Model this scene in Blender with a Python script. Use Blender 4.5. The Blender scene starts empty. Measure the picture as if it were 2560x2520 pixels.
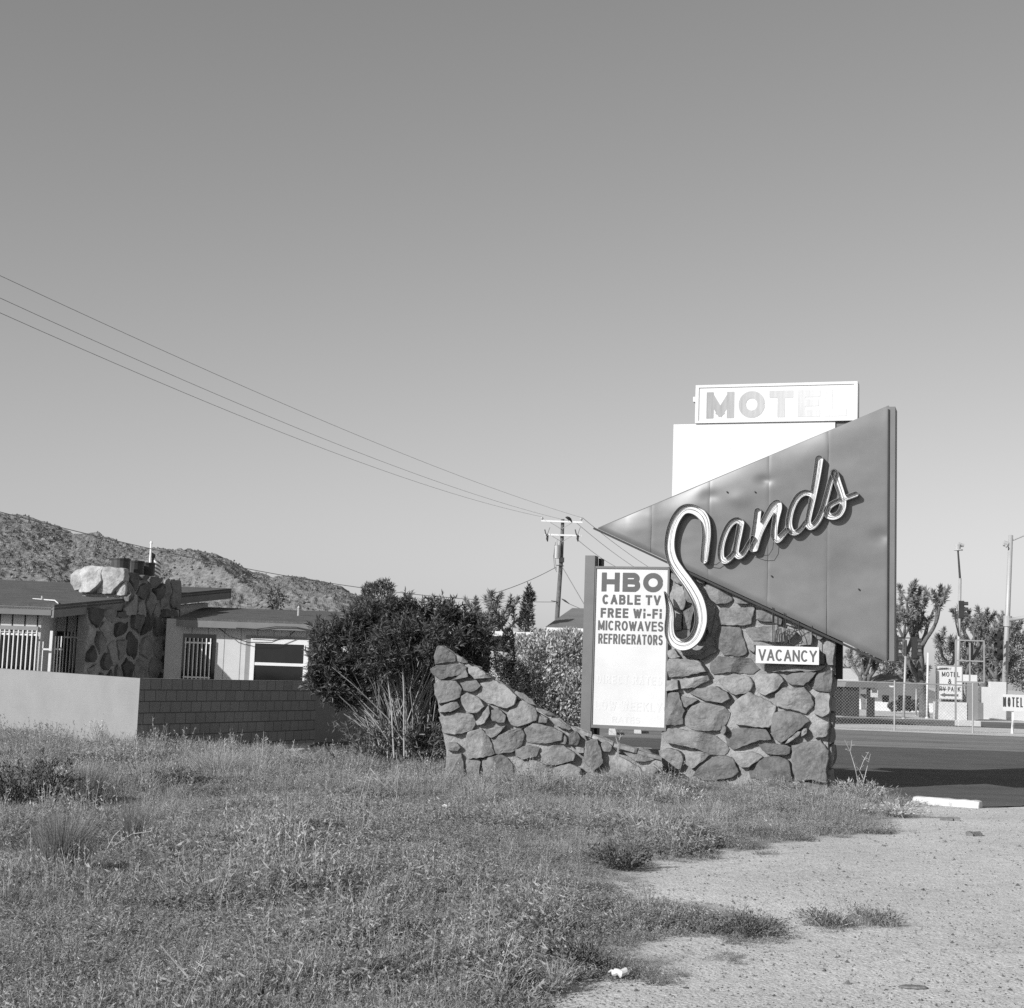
import bpy, bmesh, math, random
import numpy as np
from mathutils import Vector, Matrix, noise as mnoise
R = math.radians
random.seed(7); rng = np.random.default_rng(7)
sc = bpy.context.scene
COL = sc.collection

# ------------------------------------------------------------------ camera
F = 3800.0 / 2560.0            # focal length in picture widths
TILT = math.atan(422 / 3800.0 / math.cos(R(1.95))); ROLL = R(1.95)
EYE = Vector((0, 0, 1.6))
FWD = Vector((0, math.cos(TILT), math.sin(TILT)))
UP = Vector((0, -math.sin(TILT), math.cos(TILT)))
RT = Vector((1, 0, 0))
CX = RT * math.cos(ROLL) + UP * math.sin(ROLL)
CY = -RT * math.sin(ROLL) + UP * math.cos(ROLL)
cam = bpy.data.cameras.new('camera'); cam_o = bpy.data.objects.new('camera', cam); COL.objects.link(cam_o)
M = Matrix((CX, CY, -FWD)).transposed().to_4x4(); M.translation = EYE
cam_o.matrix_world = M
cam.sensor_fit = 'HORIZONTAL'; cam.sensor_width = 36; cam.lens = 36 * F
cam.clip_start = 0.1; cam.clip_end = 6000
sc.camera = cam_o

# ------------------------------------------------------------------ light
SUN = Vector((-0.655, -0.611, 0.446)).normalized()
EL = math.asin(SUN.z); AZ = math.atan2(SUN.x, SUN.y)
w = bpy.data.worlds.new('World'); sc.world = w; w.use_nodes = True
nt = w.node_tree; nt.nodes.clear()
sky = nt.nodes.new('ShaderNodeTexSky'); sky.sky_type = 'NISHITA'; sky.sun_disc = False
sky.sun_elevation = EL; sky.sun_rotation = AZ % (2 * math.pi)
sky.air_density = 1.0; sky.dust_density = 1.6; sky.ozone_density = 1.0; sky.altitude = 900
sep = nt.nodes.new('ShaderNodeSeparateColor'); nt.links.new(sky.outputs[0], sep.inputs[0])
def mul(sock, k):
    m = nt.nodes.new('ShaderNodeMath'); m.operation = 'MULTIPLY'; m.inputs[1].default_value = k
    nt.links.new(sock, m.inputs[0]); return m.outputs[0]
def add(a, b):
    m = nt.nodes.new('ShaderNodeMath'); m.operation = 'ADD'
    nt.links.new(a, m.inputs[0]); nt.links.new(b, m.inputs[1]); return m.outputs[0]
# black-and-white film: one grey from the three channels
SKYW = (0.16, 0.33, 0.42)
g = add(add(mul(sep.outputs[0], SKYW[0]), mul(sep.outputs[1], SKYW[1])), mul(sep.outputs[2], SKYW[2]))
bg = nt.nodes.new('ShaderNodeBackground'); bg.inputs[1].default_value = 0.108
nt.links.new(g, bg.inputs[0])
out = nt.nodes.new('ShaderNodeOutputWorld'); nt.links.new(bg.outputs[0], out.inputs[0])
sun = bpy.data.lights.new('sun', 'SUN'); sun.energy = 4.9; sun.angle = R(0.5); sun.color = (1, 1, 1)
sun_o = bpy.data.objects.new('sun', sun); COL.objects.link(sun_o)
sun_o.rotation_euler = (-SUN).to_track_quat('-Z', 'Y').to_euler()
sc.view_settings.view_transform = 'Standard'; sc.view_settings.look = 'None'
sc.view_settings.exposure = 0.12; sc.view_settings.gamma = 1
sc.cycles.max_bounces = 6; sc.cycles.use_denoising = False
sc.cycles.filter_width = 1.5

# ------------------------------------------------------------------ helpers
def ray(px, py):
    x = (px - 1280) / 3800.0; y = -(py - 1260) / 3800.0
    return FWD + CX * x + CY * y
def P(px, py, Y):                       # where photo pixel px, py lies at distance Y
    d = ray(px, py); return EYE + d * (Y / d.y)
def GP(px, py, z=0.0):                  # where it meets the ground
    d = ray(px, py); return EYE + d * ((z - EYE.z) / d.z)
def PX(p):                              # world -> photo pixel
    d = Vector(p) - EYE; k = d.dot(FWD)
    return 1280 + 3800 * d.dot(CX) / k, 1260 - 3800 * d.dot(CY) / k
class Frame:                            # a vertical plane: u along it, v = height, o = distance in front of it
    def __init__(s, org, ang):
        s.o = Vector((org[0], org[1], 0)); c, n = math.cos(ang), math.sin(ang)
        s.r = Vector((c, -n, 0)); s.n = Vector((-n, -c, 0))
    def uv(s, px, py, off=0.0):
        d = ray(px, py); t = ((s.o + s.n * off) - EYE).dot(s.n) / d.dot(s.n)
        p = EYE + d * t; return ((p - s.o).dot(s.r), p.z)
    def at(s, u, v, off=0.0):
        p = s.o + s.r * u + s.n * off; return Vector((p.x, p.y, v))

class MB:
    def __init__(s): s.v = []; s.f = []; s.t = []
    def add(s, vs, fs, tone=None):
        b = len(s.v); s.v += [tuple(v) for v in vs]; s.f += [tuple(i + b for i in f) for f in fs]
        if tone is None: tone = 1.0
        s.t += list(tone) if hasattr(tone, '__len__') else [tone] * len(vs)
    def box(s, c, sx, sy, sz, rz=0, tone=None):     # c = centre
        cs, sn = math.cos(rz), math.sin(rz); vs = []
        for z in (-.5, .5):
            for x, y in ((-.5, -.5), (.5, -.5), (.5, .5), (-.5, .5)):
                X, Y = x * sx, y * sy
                vs.append((c[0] + X * cs - Y * sn, c[1] + X * sn + Y * cs, c[2] + z * sz))
        s.add(vs, [(3, 2, 1, 0), (4, 5, 6, 7), (0, 1, 5, 4), (1, 2, 6, 5), (2, 3, 7, 6), (3, 0, 4, 7)], tone)
    def fbox(s, fr, u0, u1, v0, v1, o0, o1, tone=None):   # box in a frame
        vs = [fr.at(u, v, o) for v in (v0, v1) for u, o in ((u0, o1), (u1, o1), (u1, o0), (u0, o0))]
        s.add(vs, [(3, 2, 1, 0), (4, 5, 6, 7), (0, 1, 5, 4), (1, 2, 6, 5), (2, 3, 7, 6), (3, 0, 4, 7)], tone)
    def hexa(s, b, t, tone=None):         # bottom four, top four corners
        s.add(list(b) + list(t), [(3, 2, 1, 0), (4, 5, 6, 7), (0, 1, 5, 4), (1, 2, 6, 5), (2, 3, 7, 6), (3, 0, 4, 7)], tone)
    def prism(s, poly, dvec):             # planar polygon extruded by dvec
        n = len(poly); dv = Vector(dvec)
        vs = [Vector(p) for p in poly] + [Vector(p) + dv for p in poly]
        s.add(vs, [tuple(range(n)), tuple(range(2 * n - 1, n - 1, -1))] + [(i, i + n, (i + 1) % n + n, (i + 1) % n) for i in range(n)])
    def tube(s, pts, r, n=6, cap=True, tone=None):
        pts = [Vector(p) for p in pts]; rs = r if hasattr(r, '__len__') else [r] * len(pts)
        b = len(s.v); N = len(pts); ref = None
        for i, p in enumerate(pts):
            d = (pts[min(i + 1, N - 1)] - pts[max(i - 1, 0)]).normalized()
            if ref is None:
                ref = Vector((0, 0, 1)) if abs(d.z) < .9 else Vector((1, 0, 0))
            a = (ref - d * ref.dot(d)).normalized(); c = d.cross(a); ref = a
            for k in range(n):
                q = 2 * math.pi * k / n
                s.v.append(tuple(p + (a * math.cos(q) + c * math.sin(q)) * rs[i]))
        s.t += [1.0 if tone is None else tone] * (N * n)
        for i in range(N - 1):
            for k in range(n):
                s.f.append((b + i * n + k, b + i * n + (k + 1) % n, b + (i + 1) * n + (k + 1) % n, b + (i + 1) * n + k))
        if cap:
            s.f.append(tuple(b + k for k in range(n - 1, -1, -1))); s.f.append(tuple(b + (N - 1) * n + k for k in range(n)))
    def bar(s, a, b, w, d=None):          # square bar
        a, b = Vector(a), Vector(b); dd = (b - a).normalized()
        ref = Vector((0, 1, 0)) if abs(dd.y) < .9 else Vector((0, 0, 1))
        x = dd.cross(ref).normalized(); y = dd.cross(x); d = d or w
        q = [x * w / 2 + y * d / 2, -x * w / 2 + y * d / 2, -x * w / 2 - y * d / 2, x * w / 2 - y * d / 2]
        s.hexa([a + k for k in q], [b + k for k in q])
    def build(s, name, m, parent=None, smooth=False, bevel=0):
        me = bpy.data.meshes.new(name); me.from_pydata(s.v, [], s.f); me.update()
        if any(t != 1.0 for t in s.t):
            at = me.attributes.new('tone', 'FLOAT', 'POINT'); at.data.foreach_set('value', s.t)
        bm = bmesh.new(); bm.from_mesh(me)
        if bevel:
            bmesh.ops.recalc_face_normals(bm, faces=bm.faces)
            bmesh.ops.bevel(bm, geom=[e for e in bm.edges if len(e.link_faces) == 2 and e.calc_face_angle(0) > .5], offset=bevel, segments=1, affect='EDGES')
        elif len(bm.faces) < 30000: bmesh.ops.recalc_face_normals(bm, faces=bm.faces)
        bm.to_mesh(me); bm.free()
        if smooth: me.polygons.foreach_set('use_smooth', [True] * len(me.polygons))
        o = bpy.data.objects.new(name, me); COL.objects.link(o)
        if m: me.materials.append(m)
        if parent: attach(o, parent)
        return o
def attach(o, parent):
    o.parent = parent
    if parent.type == 'EMPTY' or True:
        o.matrix_parent_inverse = Matrix.Translation(parent.location).inverted() if parent.parent is None else Matrix.Identity(4)
def recentre(o):                          # mesh origin to its lowest middle point
    me = o.data; n = len(me.vertices); co = np.empty(n * 3); me.vertices.foreach_get('co', co); co = co.reshape(-1, 3)
    c = np.array([(co[:, 0].min() + co[:, 0].max()) / 2, (co[:, 1].min() + co[:, 1].max()) / 2, co[:, 2].min()])
    co -= c; me.vertices.foreach_set('co', co.ravel()); me.update(); o.location = Vector(c) + Vector(o.location); return o
def tag(o, label=None, cat=None, group=None, kind=None):
    for k, v in (('label', label), ('category', cat), ('group', group), ('kind', kind)):
        if v: o[k] = v
    return o
def empty(name, loc, label, cat, group=None):
    o = bpy.data.objects.new(name, None); COL.objects.link(o); o.location = loc; o.empty_display_size = .2
    return tag(o, label, cat, group)

# ------------------------------------------------------------------ materials (all greys: black-and-white film)
def mat(name, grey, rough=.7, var=.12, vs=6.0, bump=0.0, bs=40.0, spec=.3, tone=False, metal=0.0, coord='Object', rnd=0.0, fine=0.0, trans=0.0, stain=0.0, stretch=None):
    grey *= .82
    m = bpy.data.materials.new(name); m.use_nodes = True; n = m.node_tree; N = n.nodes; L = n.links
    b = N['Principled BSDF']; b.inputs['Roughness'].default_value = rough; b.inputs['Metallic'].default_value = metal
    b.inputs['Specular IOR Level'].default_value = spec
    tc = N.new('ShaderNodeTexCoord')
    nz = N.new('ShaderNodeTexNoise'); nz.inputs['Scale'].default_value = vs; nz.inputs['Detail'].default_value = 6; nz.inputs['Roughness'].default_value = .65
    L.new(tc.outputs[coord], nz.inputs['Vector'])
    if stretch:
        mp = N.new('ShaderNodeMapping'); mp.inputs['Scale'].default_value = stretch; L.new(tc.outputs[coord], mp.inputs[0]); L.new(mp.outputs[0], nz.inputs['Vector'])
    mr = N.new('ShaderNodeMapRange'); mr.inputs['From Min'].default_value = .3; mr.inputs['From Max'].default_value = .7
    mr.inputs['To Min'].default_value = grey * (1 - var); mr.inputs['To Max'].default_value = grey * (1 + var); L.new(nz.outputs['Fac'], mr.inputs['Value'])
    val = mr.outputs[0]
    def m2(op, a, bb):
        q = N.new('ShaderNodeMath'); q.operation = op
        for i, s in enumerate((a, bb)):
            if isinstance(s, (int, float)): q.inputs[i].default_value = s
            else: L.new(s, q.inputs[i])
        return q.outputs[0]
    if fine:
        nf = N.new('ShaderNodeTexNoise'); nf.inputs['Scale'].default_value = bs * 2.2; nf.inputs['Detail'].default_value = 3; L.new(tc.outputs[coord], nf.inputs['Vector'])
        r2 = N.new('ShaderNodeMapRange'); r2.inputs['From Min'].default_value = .35; r2.inputs['From Max'].default_value = .65; r2.inputs['To Min'].default_value = 1 - fine; r2.inputs['To Max'].default_value = 1 + fine
        L.new(nf.outputs['Fac'], r2.inputs['Value']); val = m2('MULTIPLY', val, r2.outputs[0])
    if tone:
        a = N.new('ShaderNodeAttribute'); a.attribute_name = 'tone'; val = m2('MULTIPLY', val, a.outputs['Fac'])
    if rnd:
        oi = N.new('ShaderNodeObjectInfo'); r3 = N.new('ShaderNodeMapRange'); r3.inputs['To Min'].default_value = 1 - rnd; r3.inputs['To Max'].default_value = 1 + rnd
        L.new(oi.outputs['Random'], r3.inputs['Value']); val = m2('MULTIPLY', val, r3.outputs[0])
    if stain:
        ns = N.new('ShaderNodeTexNoise'); ns.inputs['Scale'].default_value = vs * .45; ns.inputs['Detail'].default_value = 8; ns.inputs['Roughness'].default_value = .72; L.new(tc.outputs[coord], ns.inputs['Vector'])
        r4 = N.new('ShaderNodeMapRange'); r4.inputs['From Min'].default_value = .50; r4.inputs['From Max'].default_value = .62; r4.inputs['To Min'].default_value = 1; r4.inputs['To Max'].default_value = 1 - stain
        L.new(ns.outputs['Fac'], r4.inputs['Value']); val = m2('MULTIPLY', val, r4.outputs[0])
    L.new(val, b.inputs['Base Color'])
    if trans:
        tb = N.new('ShaderNodeBsdfTranslucent'); L.new(val, tb.inputs['Color']); mx = N.new('ShaderNodeMixShader'); mx.inputs[0].default_value = trans; L.new(b.outputs[0], mx.inputs[1]); L.new(tb.outputs[0], mx.inputs[2]); L.new(mx.outputs[0], N['Material Output'].inputs['Surface'])
    if bump:
        nb = N.new('ShaderNodeTexNoise'); nb.inputs['Scale'].default_value = bs; nb.inputs['Detail'].default_value = 5; L.new(tc.outputs[coord], nb.inputs['Vector'])
        bp = N.new('ShaderNodeBump'); bp.inputs['Strength'].default_value = bump; bp.inputs['Distance'].default_value = .02
        L.new(nb.outputs['Fac'], bp.inputs['Height']); L.new(bp.outputs[0], b.inputs['Normal'])
    m['val'] = 0
    return m
MT = {}
def defm(k, *a, **kw): MT[k] = mat(k, *a, **kw)
defm('white_panel', .70, .5, .05, 1.5, stain=.05)
defm('sign_paint', .15, .40, .13, 1.3, spec=.5, stain=.10)
defm('letter_return', .22, .5, .1, 3)
defm('board_white', .68, .5, .05, 1.5, stain=.05)
defm('grey_frame', .17, .6, .12, 2)
defm('dark_trim', .035, .6, .2, 4)
defm('letter_grey', .12, .7, .06, 8)
defm('letter_black', .05, .7, .06, 8)
defm('ghost', .66, .6, .04, 9)
defm('channel_white', .80, .3, .12, 3, spec=.5)
defm('neon_glass', .10, .3, .5, 6, spec=.4)
defm('wire_dark', .04, .6, .1)
defm('line_wire', .24, .6, .1)
defm('stone', .29, .88, .24, 5.0, .8, 16, tone=True, fine=.08, spec=.2, stain=.32)
defm('mortar', .34, .95, .22, 3, .9, 30, fine=.10, spec=.1, stain=.25)
defm('stucco_block', .33, .9, .07, 1.2, .35, 60, spec=.15)
defm('siding', .62, .8, .08, 2, spec=.2)
defm('fascia', .22, .7, .10, 2)
defm('roof_shingle', .125, .9, .18, 2.0, .6, 14, fine=.2, spec=.15)
defm('white_paint', .82, .5, .05, 2)
defm('trim_grey', .30, .7, .1, 2)
defm('dark_glass', .012, .08, .3, 2, spec=.6)
defm('flue_metal', .07, .55, .3, 3, metal=.3)
defm('flagstone_dark', .25, .85, .3, 2.6, .9, 12, tone=True, fine=.12, spec=.2, stain=.3)
defm('mortar_dark', .36, .95, .18, 3, .6, 40, spec=.1)
defm('asphalt', .125, .9, .20, 1.0, .5, 70, fine=.18, spec=.2, stretch=(.25, 1.1, 1), stain=.18)
defm('asphalt_old', .24, .92, .42, 1.0, .4, 60, fine=.15, spec=.2, stretch=(.07, .8, 1), stain=.2)
defm('road_surface', .16, .9, .1, .3, .3, 30)
defm('paint_line', .5, .8, .2, 6)
defm('concrete', .62, .85, .12, 5, .5, 50)
defm('bark', .20, .9, .35, 7, .8, 20)
defm('oleander_leaf', .105, .5, .35, 2, rnd=0, spec=.4, tone=True, trans=.2)
defm('oleander_stem', .30, .85, .3, 9, tone=True)
defm('pale_leaf', .52, .6, .3, 2.5, spec=.3, tone=True, trans=.25)
defm('dark_leaf', .055, .7, .3, 3, spec=.2, tone=True)
defm('joshua_leaf', .23, .6, .3, 2, spec=.3, tone=True)
defm('joshua_bark', .15, .9, .5, 9, 1.0, 9)
defm('weed_green', .46, .8, .2, .35, spec=.08, tone=True, rnd=.22, coord='Object', trans=.38)
defm('weed_dry', .37, .8, .2, .5, spec=.08, tone=True, rnd=.2, trans=.3)
defm('dry_stalk', .42, .85, .2, 5, spec=.1)
defm('pebble', .36, .9, .3, 9, tone=True, spec=.15)
defm('galv', .42, .45, .1, 3, metal=.3)
defm('pole_wood', .15, .9, .35, 3, .6, 20)
defm('pole_steel', .45, .5, .08, 1.5, metal=.15)
defm('dark_metal', .05, .5, .15, 3)
defm('bird_black', .012, .6, .1)
defm('house_grey', .24, .8, .1, 1.5)
defm('house_roof', .20, .9, .12, 1.5, .4, 10)
defm('porcelain', .5, .3, .05)
defm('flag_cloth', .5, .8, .05, tone=True)
# ------------------------------------------------------------------ stonework
def stone(mb, poly, place, h=.055, seed=0, tone=1.0, jit=.011, step=.045, sink=.03, facets=True):
    """poly: (u, v) outline; place(u, v, o) -> world point; grows one rough stone out of the wall."""
    rg = random.Random(seed); pts = []
    n = len(poly); area = sum(poly[i][0] * poly[(i + 1) % n][1] - poly[(i + 1) % n][0] * poly[i][1] for i in range(n))
    if area < 0: poly = poly[::-1]
    for i in range(n):
        a, b = poly[i], poly[(i + 1) % n]; L = math.hypot(b[0] - a[0], b[1] - a[1]); k = max(1, int(L / step))
        for j in range(k):
            t = j / k; pts.append((a[0] + (b[0] - a[0]) * t + rg.uniform(-jit, jit), a[1] + (b[1] - a[1]) * t + rg.uniform(-jit, jit)))
    # soften the corners a little
    N = len(pts); pts = [(.84 * p[0] + .08 * (pts[i - 1][0] + pts[(i + 1) % N][0]), .84 * p[1] + .08 * (pts[i - 1][1] + pts[(i + 1) % N][1])) for i, p in enumerate(pts)]
    cx = sum(p[0] for p in pts) / N; cy = sum(p[1] for p in pts) / N
    rad = max(math.hypot(p[0] - cx, p[1] - cy) for p in pts)
    tx, ty = rg.uniform(-.14, .14), rg.uniform(-.14, .14)
    # a broken face: the lowest of several tilted planes, so flat facets meet in ridges
    pl = []
    for k in range(rg.choice((2, 3, 3, 4)) if facets else 0):
        q = rg.uniform(0, 6.28); pl.append((math.cos(q), math.sin(q), rg.uniform(-.12, .5) * rad, rg.uniform(.16, .55)))
    def H(u, v, s):
        du, dv = u - cx, v - cy; z = h + tx * du + ty * dv
        for a, b, d, k in pl: z = min(z, h + tx * du * .5 - k * (a * du + b * dv - d))
        z += .012 * mnoise.noise(Vector((u * 6 + seed, v * 6, seed * 1.3))) + .008 * mnoise.noise(Vector((u * 17, v * 17 + seed, 2))) + .004 * mnoise.noise(Vector((u * 45, v * 45 + seed, 5)))
        return max(z, .02)
    rings = [(1.055, -sink), (1.05, None), (1.035, 'e'), (1.0, 'f'), (.93, 'f'), (.84, 'f'), (.74, 'f'), (.63, 'f'), (.52, 'f'), (.40, 'f'), (.28, 'f'), (.14, 'f')]
    vs = []; tn = []
    for s, o in rings:
        for (u, v) in pts:
            uu, vv = cx + (u - cx) * s, cy + (v - cy) * s; z = H(uu, vv, s)
            if o is None: z = z * .62
            elif o == 'e': z = z * .93
            elif o == -sink: z = -sink
            vs.append(place(uu, vv, z)); tn.append(tone)
    vs.append(place(cx, cy, H(cx, cy, 0))); tn.append(tone)
    fs = []; K = len(rings)
    for r in range(K - 1):
        for i in range(N):
            j = (i + 1) % N; fs.append((r * N + i, r * N + j, (r + 1) * N + j, (r + 1) * N + i))
    c = K * N
    for i in range(N): fs.append(((K - 1) * N + i, (K - 1) * N + (i + 1) % N, c))
    mb.add(vs, fs, tn)
def zoomed(polys, ox, oy, s):
    return [[(ox + x / s, oy + y / s) for x, y in p] for p in polys]

SIGN = Frame(P(1860, 1500, 23.6), R(18))
A = zoomed([
 [(570,80),(900,70),(870,235),(800,245),(570,230)], [(920,100),(1080,110),(1080,215),(1000,210),(920,190)],
 [(1095,120),(1175,160),(1165,235),(1090,225)], [(1195,170),(1390,250),(1340,262),(1195,240)],
 [(570,250),(760,260),(830,490),(780,535),(610,520),(540,420),(535,330)],
 [(820,265),(1100,250),(1240,275),(1300,310),(1215,400),(1080,400),(890,385),(830,310)],
 [(1350,270),(1450,290),(1445,430),(1350,435)], [(1460,285),(1570,350),(1530,385),(1455,330)],
 [(1560,440),(1590,390),(1670,400),(1655,620),(1600,625),(1590,530)], [(840,420),(910,430),(910,510),(850,470)],
 [(1500,450),(1570,520),(1570,610),(1500,600)],
 [(100,560),(380,575),(450,680),(250,725),(90,735),(60,650)],
 [(490,590),(560,540),(850,560),(940,660),(880,700),(640,690),(510,705),(480,650)],
 [(960,610),(1580,630),(1480,678),(1000,680)], [(70,770),(180,760),(185,845),(70,870)],
 [(195,755),(460,715),(480,760),(340,830),(215,845)],
 [(560,755),(700,705),(860,730),(885,800),(860,870),(740,905),(690,890),(610,820)],
 [(900,740),(960,700),(1140,705),(1180,780),(1100,870),(1010,905),(940,880),(905,820)],
 [(1200,730),(1280,685),(1500,690),(1440,750),(1380,815),(1270,810),(1210,775)],
 [(1420,810),(1520,700),(1640,670),(1625,875),(1480,860)],
 [(280,890),(370,840),(540,820),(640,880),(670,940),(600,975),(480,965),(380,930)],
 [(60,920),(110,870),(180,890),(240,1060),(210,1110),(225,1190),(60,1190),(50,1050)],
 [(210,920),(370,950),(260,1020),(230,1020)],
 [(240,1120),(290,1030),(390,980),(580,990),(665,1080),(640,1150),(570,1240),(300,1235),(230,1170)],
 [(670,1010),(760,940),(850,880),(960,930),(1095,1010),(1080,1140),(1040,1215),(860,1200),(740,1180),(700,1100)],
 [(1100,900),(1180,840),(1380,835),(1440,910),(1465,1000),(1390,1080),(1280,1050),(1120,1010)],
 [(1485,920),(1520,885),(1620,890),(1620,1080),(1560,1110),(1475,1080)],
 [(1080,1080),(1180,1055),(1340,1090),(1420,1150),(1310,1250),(1200,1330),(1160,1360),(1070,1290)],
 [(1190,1362),(1310,1252),(1340,1255),(1330,1290),(1225,1364)], [(1355,1250),(1405,1210),(1410,1270),(1345,1300)],
 [(580,1250),(625,1190),(650,1220),(610,1285)],
 [(20,1270),(90,1225),(300,1250),(480,1275),(580,1330),(650,1420),(600,1470),(500,1475),(340,1410),(80,1360)],
 [(630,1290),(700,1220),(1000,1230),(1050,1300),(1060,1330),(960,1330),(830,1380),(700,1420),(640,1380)],
 [(0,1430),(100,1410),(200,1440),(230,1500),(210,1600),(100,1615),(40,1590)],
 [(240,1430),(420,1450),(480,1480),(310,1605),(240,1560)],
 [(330,1660),(420,1560),(500,1500),(620,1490),(700,1510),(750,1640),(680,1690),(420,1720)],
 [(670,1470),(870,1440),(980,1490),(850,1590),(780,1600),(730,1540)],
 [(940,1380),(1010,1365),(1210,1380),(1250,1400),(1235,1465),(1130,1475),(1010,1450)],
 [(850,1640),(870,1580),(1000,1500),(1130,1490),(1220,1530),(1240,1600),(1250,1720),(1050,1740),(870,1690)],
 [(1270,1390),(1400,1360),(1530,1340),(1600,1440),(1600,1540),(1580,1640),(1590,1740),(1440,1710),(1310,1720),(1280,1640),(1265,1510)],
 [(1440,1230),(1520,1160),(1620,1160),(1590,1300),(1480,1310)], [(80,480),(140,470),(205,550),(90,550)],
 [(210,520),(360,570),(500,430),(545,490),(400,570)],
 [(300,1790),(420,1740),(640,1730),(700,1860),(320,1860)], [(720,1760),(980,1760),(1200,1750),(1210,1860),(730,1860)],
 [(1230,1750),(1400,1740),(1590,1770),(1590,1860),(1240,1860)]], 1650, 1500, 3.808)
A += zoomed([
 [(250,100),(330,150),(380,190),(300,190),(245,150)], [(240,220),(290,195),(340,205),(370,330),(355,400),(250,370),(230,300)],
 [(350,210),(430,210),(440,340),(380,340),(355,260)], [(350,410),(440,350),(420,470),(400,555),(350,540)],
 [(530,200),(640,200),(720,260),(735,320),(700,345),(610,350),(550,310)], [(735,270),(800,290),(900,345),(765,345)],
 [(540,370),(600,380),(585,500),(560,600),(540,520)], [(270,580),(350,560),(400,560),(400,620),(300,680)],
 [(440,130),(520,170),(520,190),(460,180)], [(450,370),(520,360),(530,480),(460,520)], [(420,530),(530,520),(520,640),(430,650)],
 [(260,420),(335,430),(335,560),(250,560)]], 1600, 1400, 3.1733)
LW = zoomed([
 [(250,550),(330,590),(360,620),(355,650),(225,675),(222,620)], [(195,705),(240,680),(400,670),(430,690),(410,730),(260,770),(225,745)],
 [(365,612),(420,640),(440,668),(370,652)], [(440,690),(500,690),(590,760),(480,770),(450,730)], [(385,745),(430,705),(445,755),(330,772)],
 [(220,800),(280,775),(360,780),(395,830),(390,885),(350,900),(250,925),(230,870)], [(390,790),(490,770),(520,810),(480,850),(410,840)],
 [(520,790),(590,770),(680,810),(755,880),(740,930),(690,955),(560,920),(505,885)],
 [(395,880),(440,855),(520,890),(545,940),(490,990),(430,975),(400,930)], [(250,965),(290,930),(370,915),(395,950),(330,975),(255,985)],
 [(255,1010),(330,985),(460,990),(490,1040),(460,1100),(380,1120),(280,1115)], [(490,1040),(530,1000),(570,935),(580,990),(545,1050),(500,1065)],
 [(580,970),(640,960),(685,1005),(680,1050),(600,1040)], [(690,1000),(730,930),(800,910),(870,950),(890,1000),(880,1035),(760,1070),(715,1060)],
 [(760,850),(800,858),(850,900),(885,945),(820,915),(775,890)], [(890,955),(940,962),(1000,1002),(960,1002),(910,980)],
 [(895,1000),(955,1020),(945,1050),(895,1045)], [(965,1020),(1010,1018),(1110,1085),(1090,1095),(990,1060)],
 [(550,1090),(680,1070),(640,1120),(590,1150),(560,1120)], [(440,1110),(530,1090),(575,1150),(615,1250),(540,1270),(440,1280),(430,1200)],
 [(590,1150),(700,1100),(780,1090),(800,1130),(790,1190),(740,1230),(620,1250)],
 [(805,1090),(860,1055),(960,1070),(1050,1110),(1040,1160),(940,1185),(820,1175)], [(1015,1155),(1060,1122),(1080,1150),(1065,1190),(1030,1180)],
 [(1085,1120),(1130,1100),(1165,1150),(1140,1200),(1090,1190)], [(1135,1095),(1190,1132),(1210,1165),(1170,1140)],
 [(300,1180),(370,1175),(395,1210),(370,1235),(310,1225)], [(430,1290),(520,1285),(510,1380),(470,1420),(430,1350)],
 [(535,1280),(660,1255),(720,1310),(735,1380),(690,1430),(540,1410)], [(745,1220),(830,1195),(900,1210),(880,1270),(790,1285),(750,1260)],
 [(910,1250),(970,1195),(1060,1200),(1130,1250),(1120,1290),(1010,1320),(930,1310)],
 [(740,1370),(800,1290),(900,1300),(980,1360),(940,1400),(790,1420)], [(1130,1205),(1190,1210),(1190,1245),(1140,1245)],
 [(1195,1170),(1270,1160),(1290,1210),(1310,1310),(1250,1360),(1190,1300)], [(1285,1185),(1340,1172),(1370,1200),(1350,1240),(1300,1230)],
 [(990,1340),(1100,1310),(1170,1340),(1150,1410),(1020,1410)], [(300,1260),(400,1250),(415,1400),(310,1400)],
 [(1200,1370),(1320,1330),(1340,1420),(1180,1430)]], 1000, 1400, 2.5787)
LW += zoomed([
 [(600,1435),(900,1480),(1090,1482),(1030,1545),(900,1570),(760,1550)], [(380,1560),(480,1470),(640,1560),(800,1640),(900,1760),(700,1830),(420,1760)],
 [(850,1650),(1030,1640),(1120,1760),(1000,1830),(900,1790)]], 1460, 1640, 5.95)

def masonry(polys, fr, name, root, m, seed, hs=(.045, .085), tones=(.72, 1.25)):
    mb = MB(); rg = random.Random(seed)
    for i, p in enumerate(polys):
        uv = [fr.uv(x, y, .04) for x, y in p]
        stone(mb, uv, lambda u, v, o: fr.at(u, v, o), rg.uniform(*hs), seed * 100 + i, rg.uniform(*tones))
    return mb.build(name, m, root)
# ---- pillar
pillar = empty('stone_pillar', SIGN.at(0, 0, -.25), 'broad flagstone pillar in pale mortar carrying the grey triangular sign', 'pillar')
def rough_prism(mb, poly, fr, o0, o1, cell=.12, amp=.012, seed=0):
    mb.prism([fr.at(u, v, o1) for u, v in poly], fr.n * (o0 - o1))
co = [(1675, 1320), (2088, 1320), (2084, 1620), (2075, 1760), (2070, 1860), (2068, 1960), (2066, 2010), (1655, 2010), (1648, 1900), (1655, 1830), (1664, 1700), (1668, 1520), (1674, 1440)]
uvp = [SIGN.uv(x, y, 0) for x, y in co]
mb = MB(); rough_prism(mb, uvp, SIGN, -.52, 0); mb.build('mortar_core', MT['mortar'], pillar)
masonry(A, SIGN, 'stonework', pillar, MT['stone'], 3, hs=(.09, .16), tones=(.55, 1.08))
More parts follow.
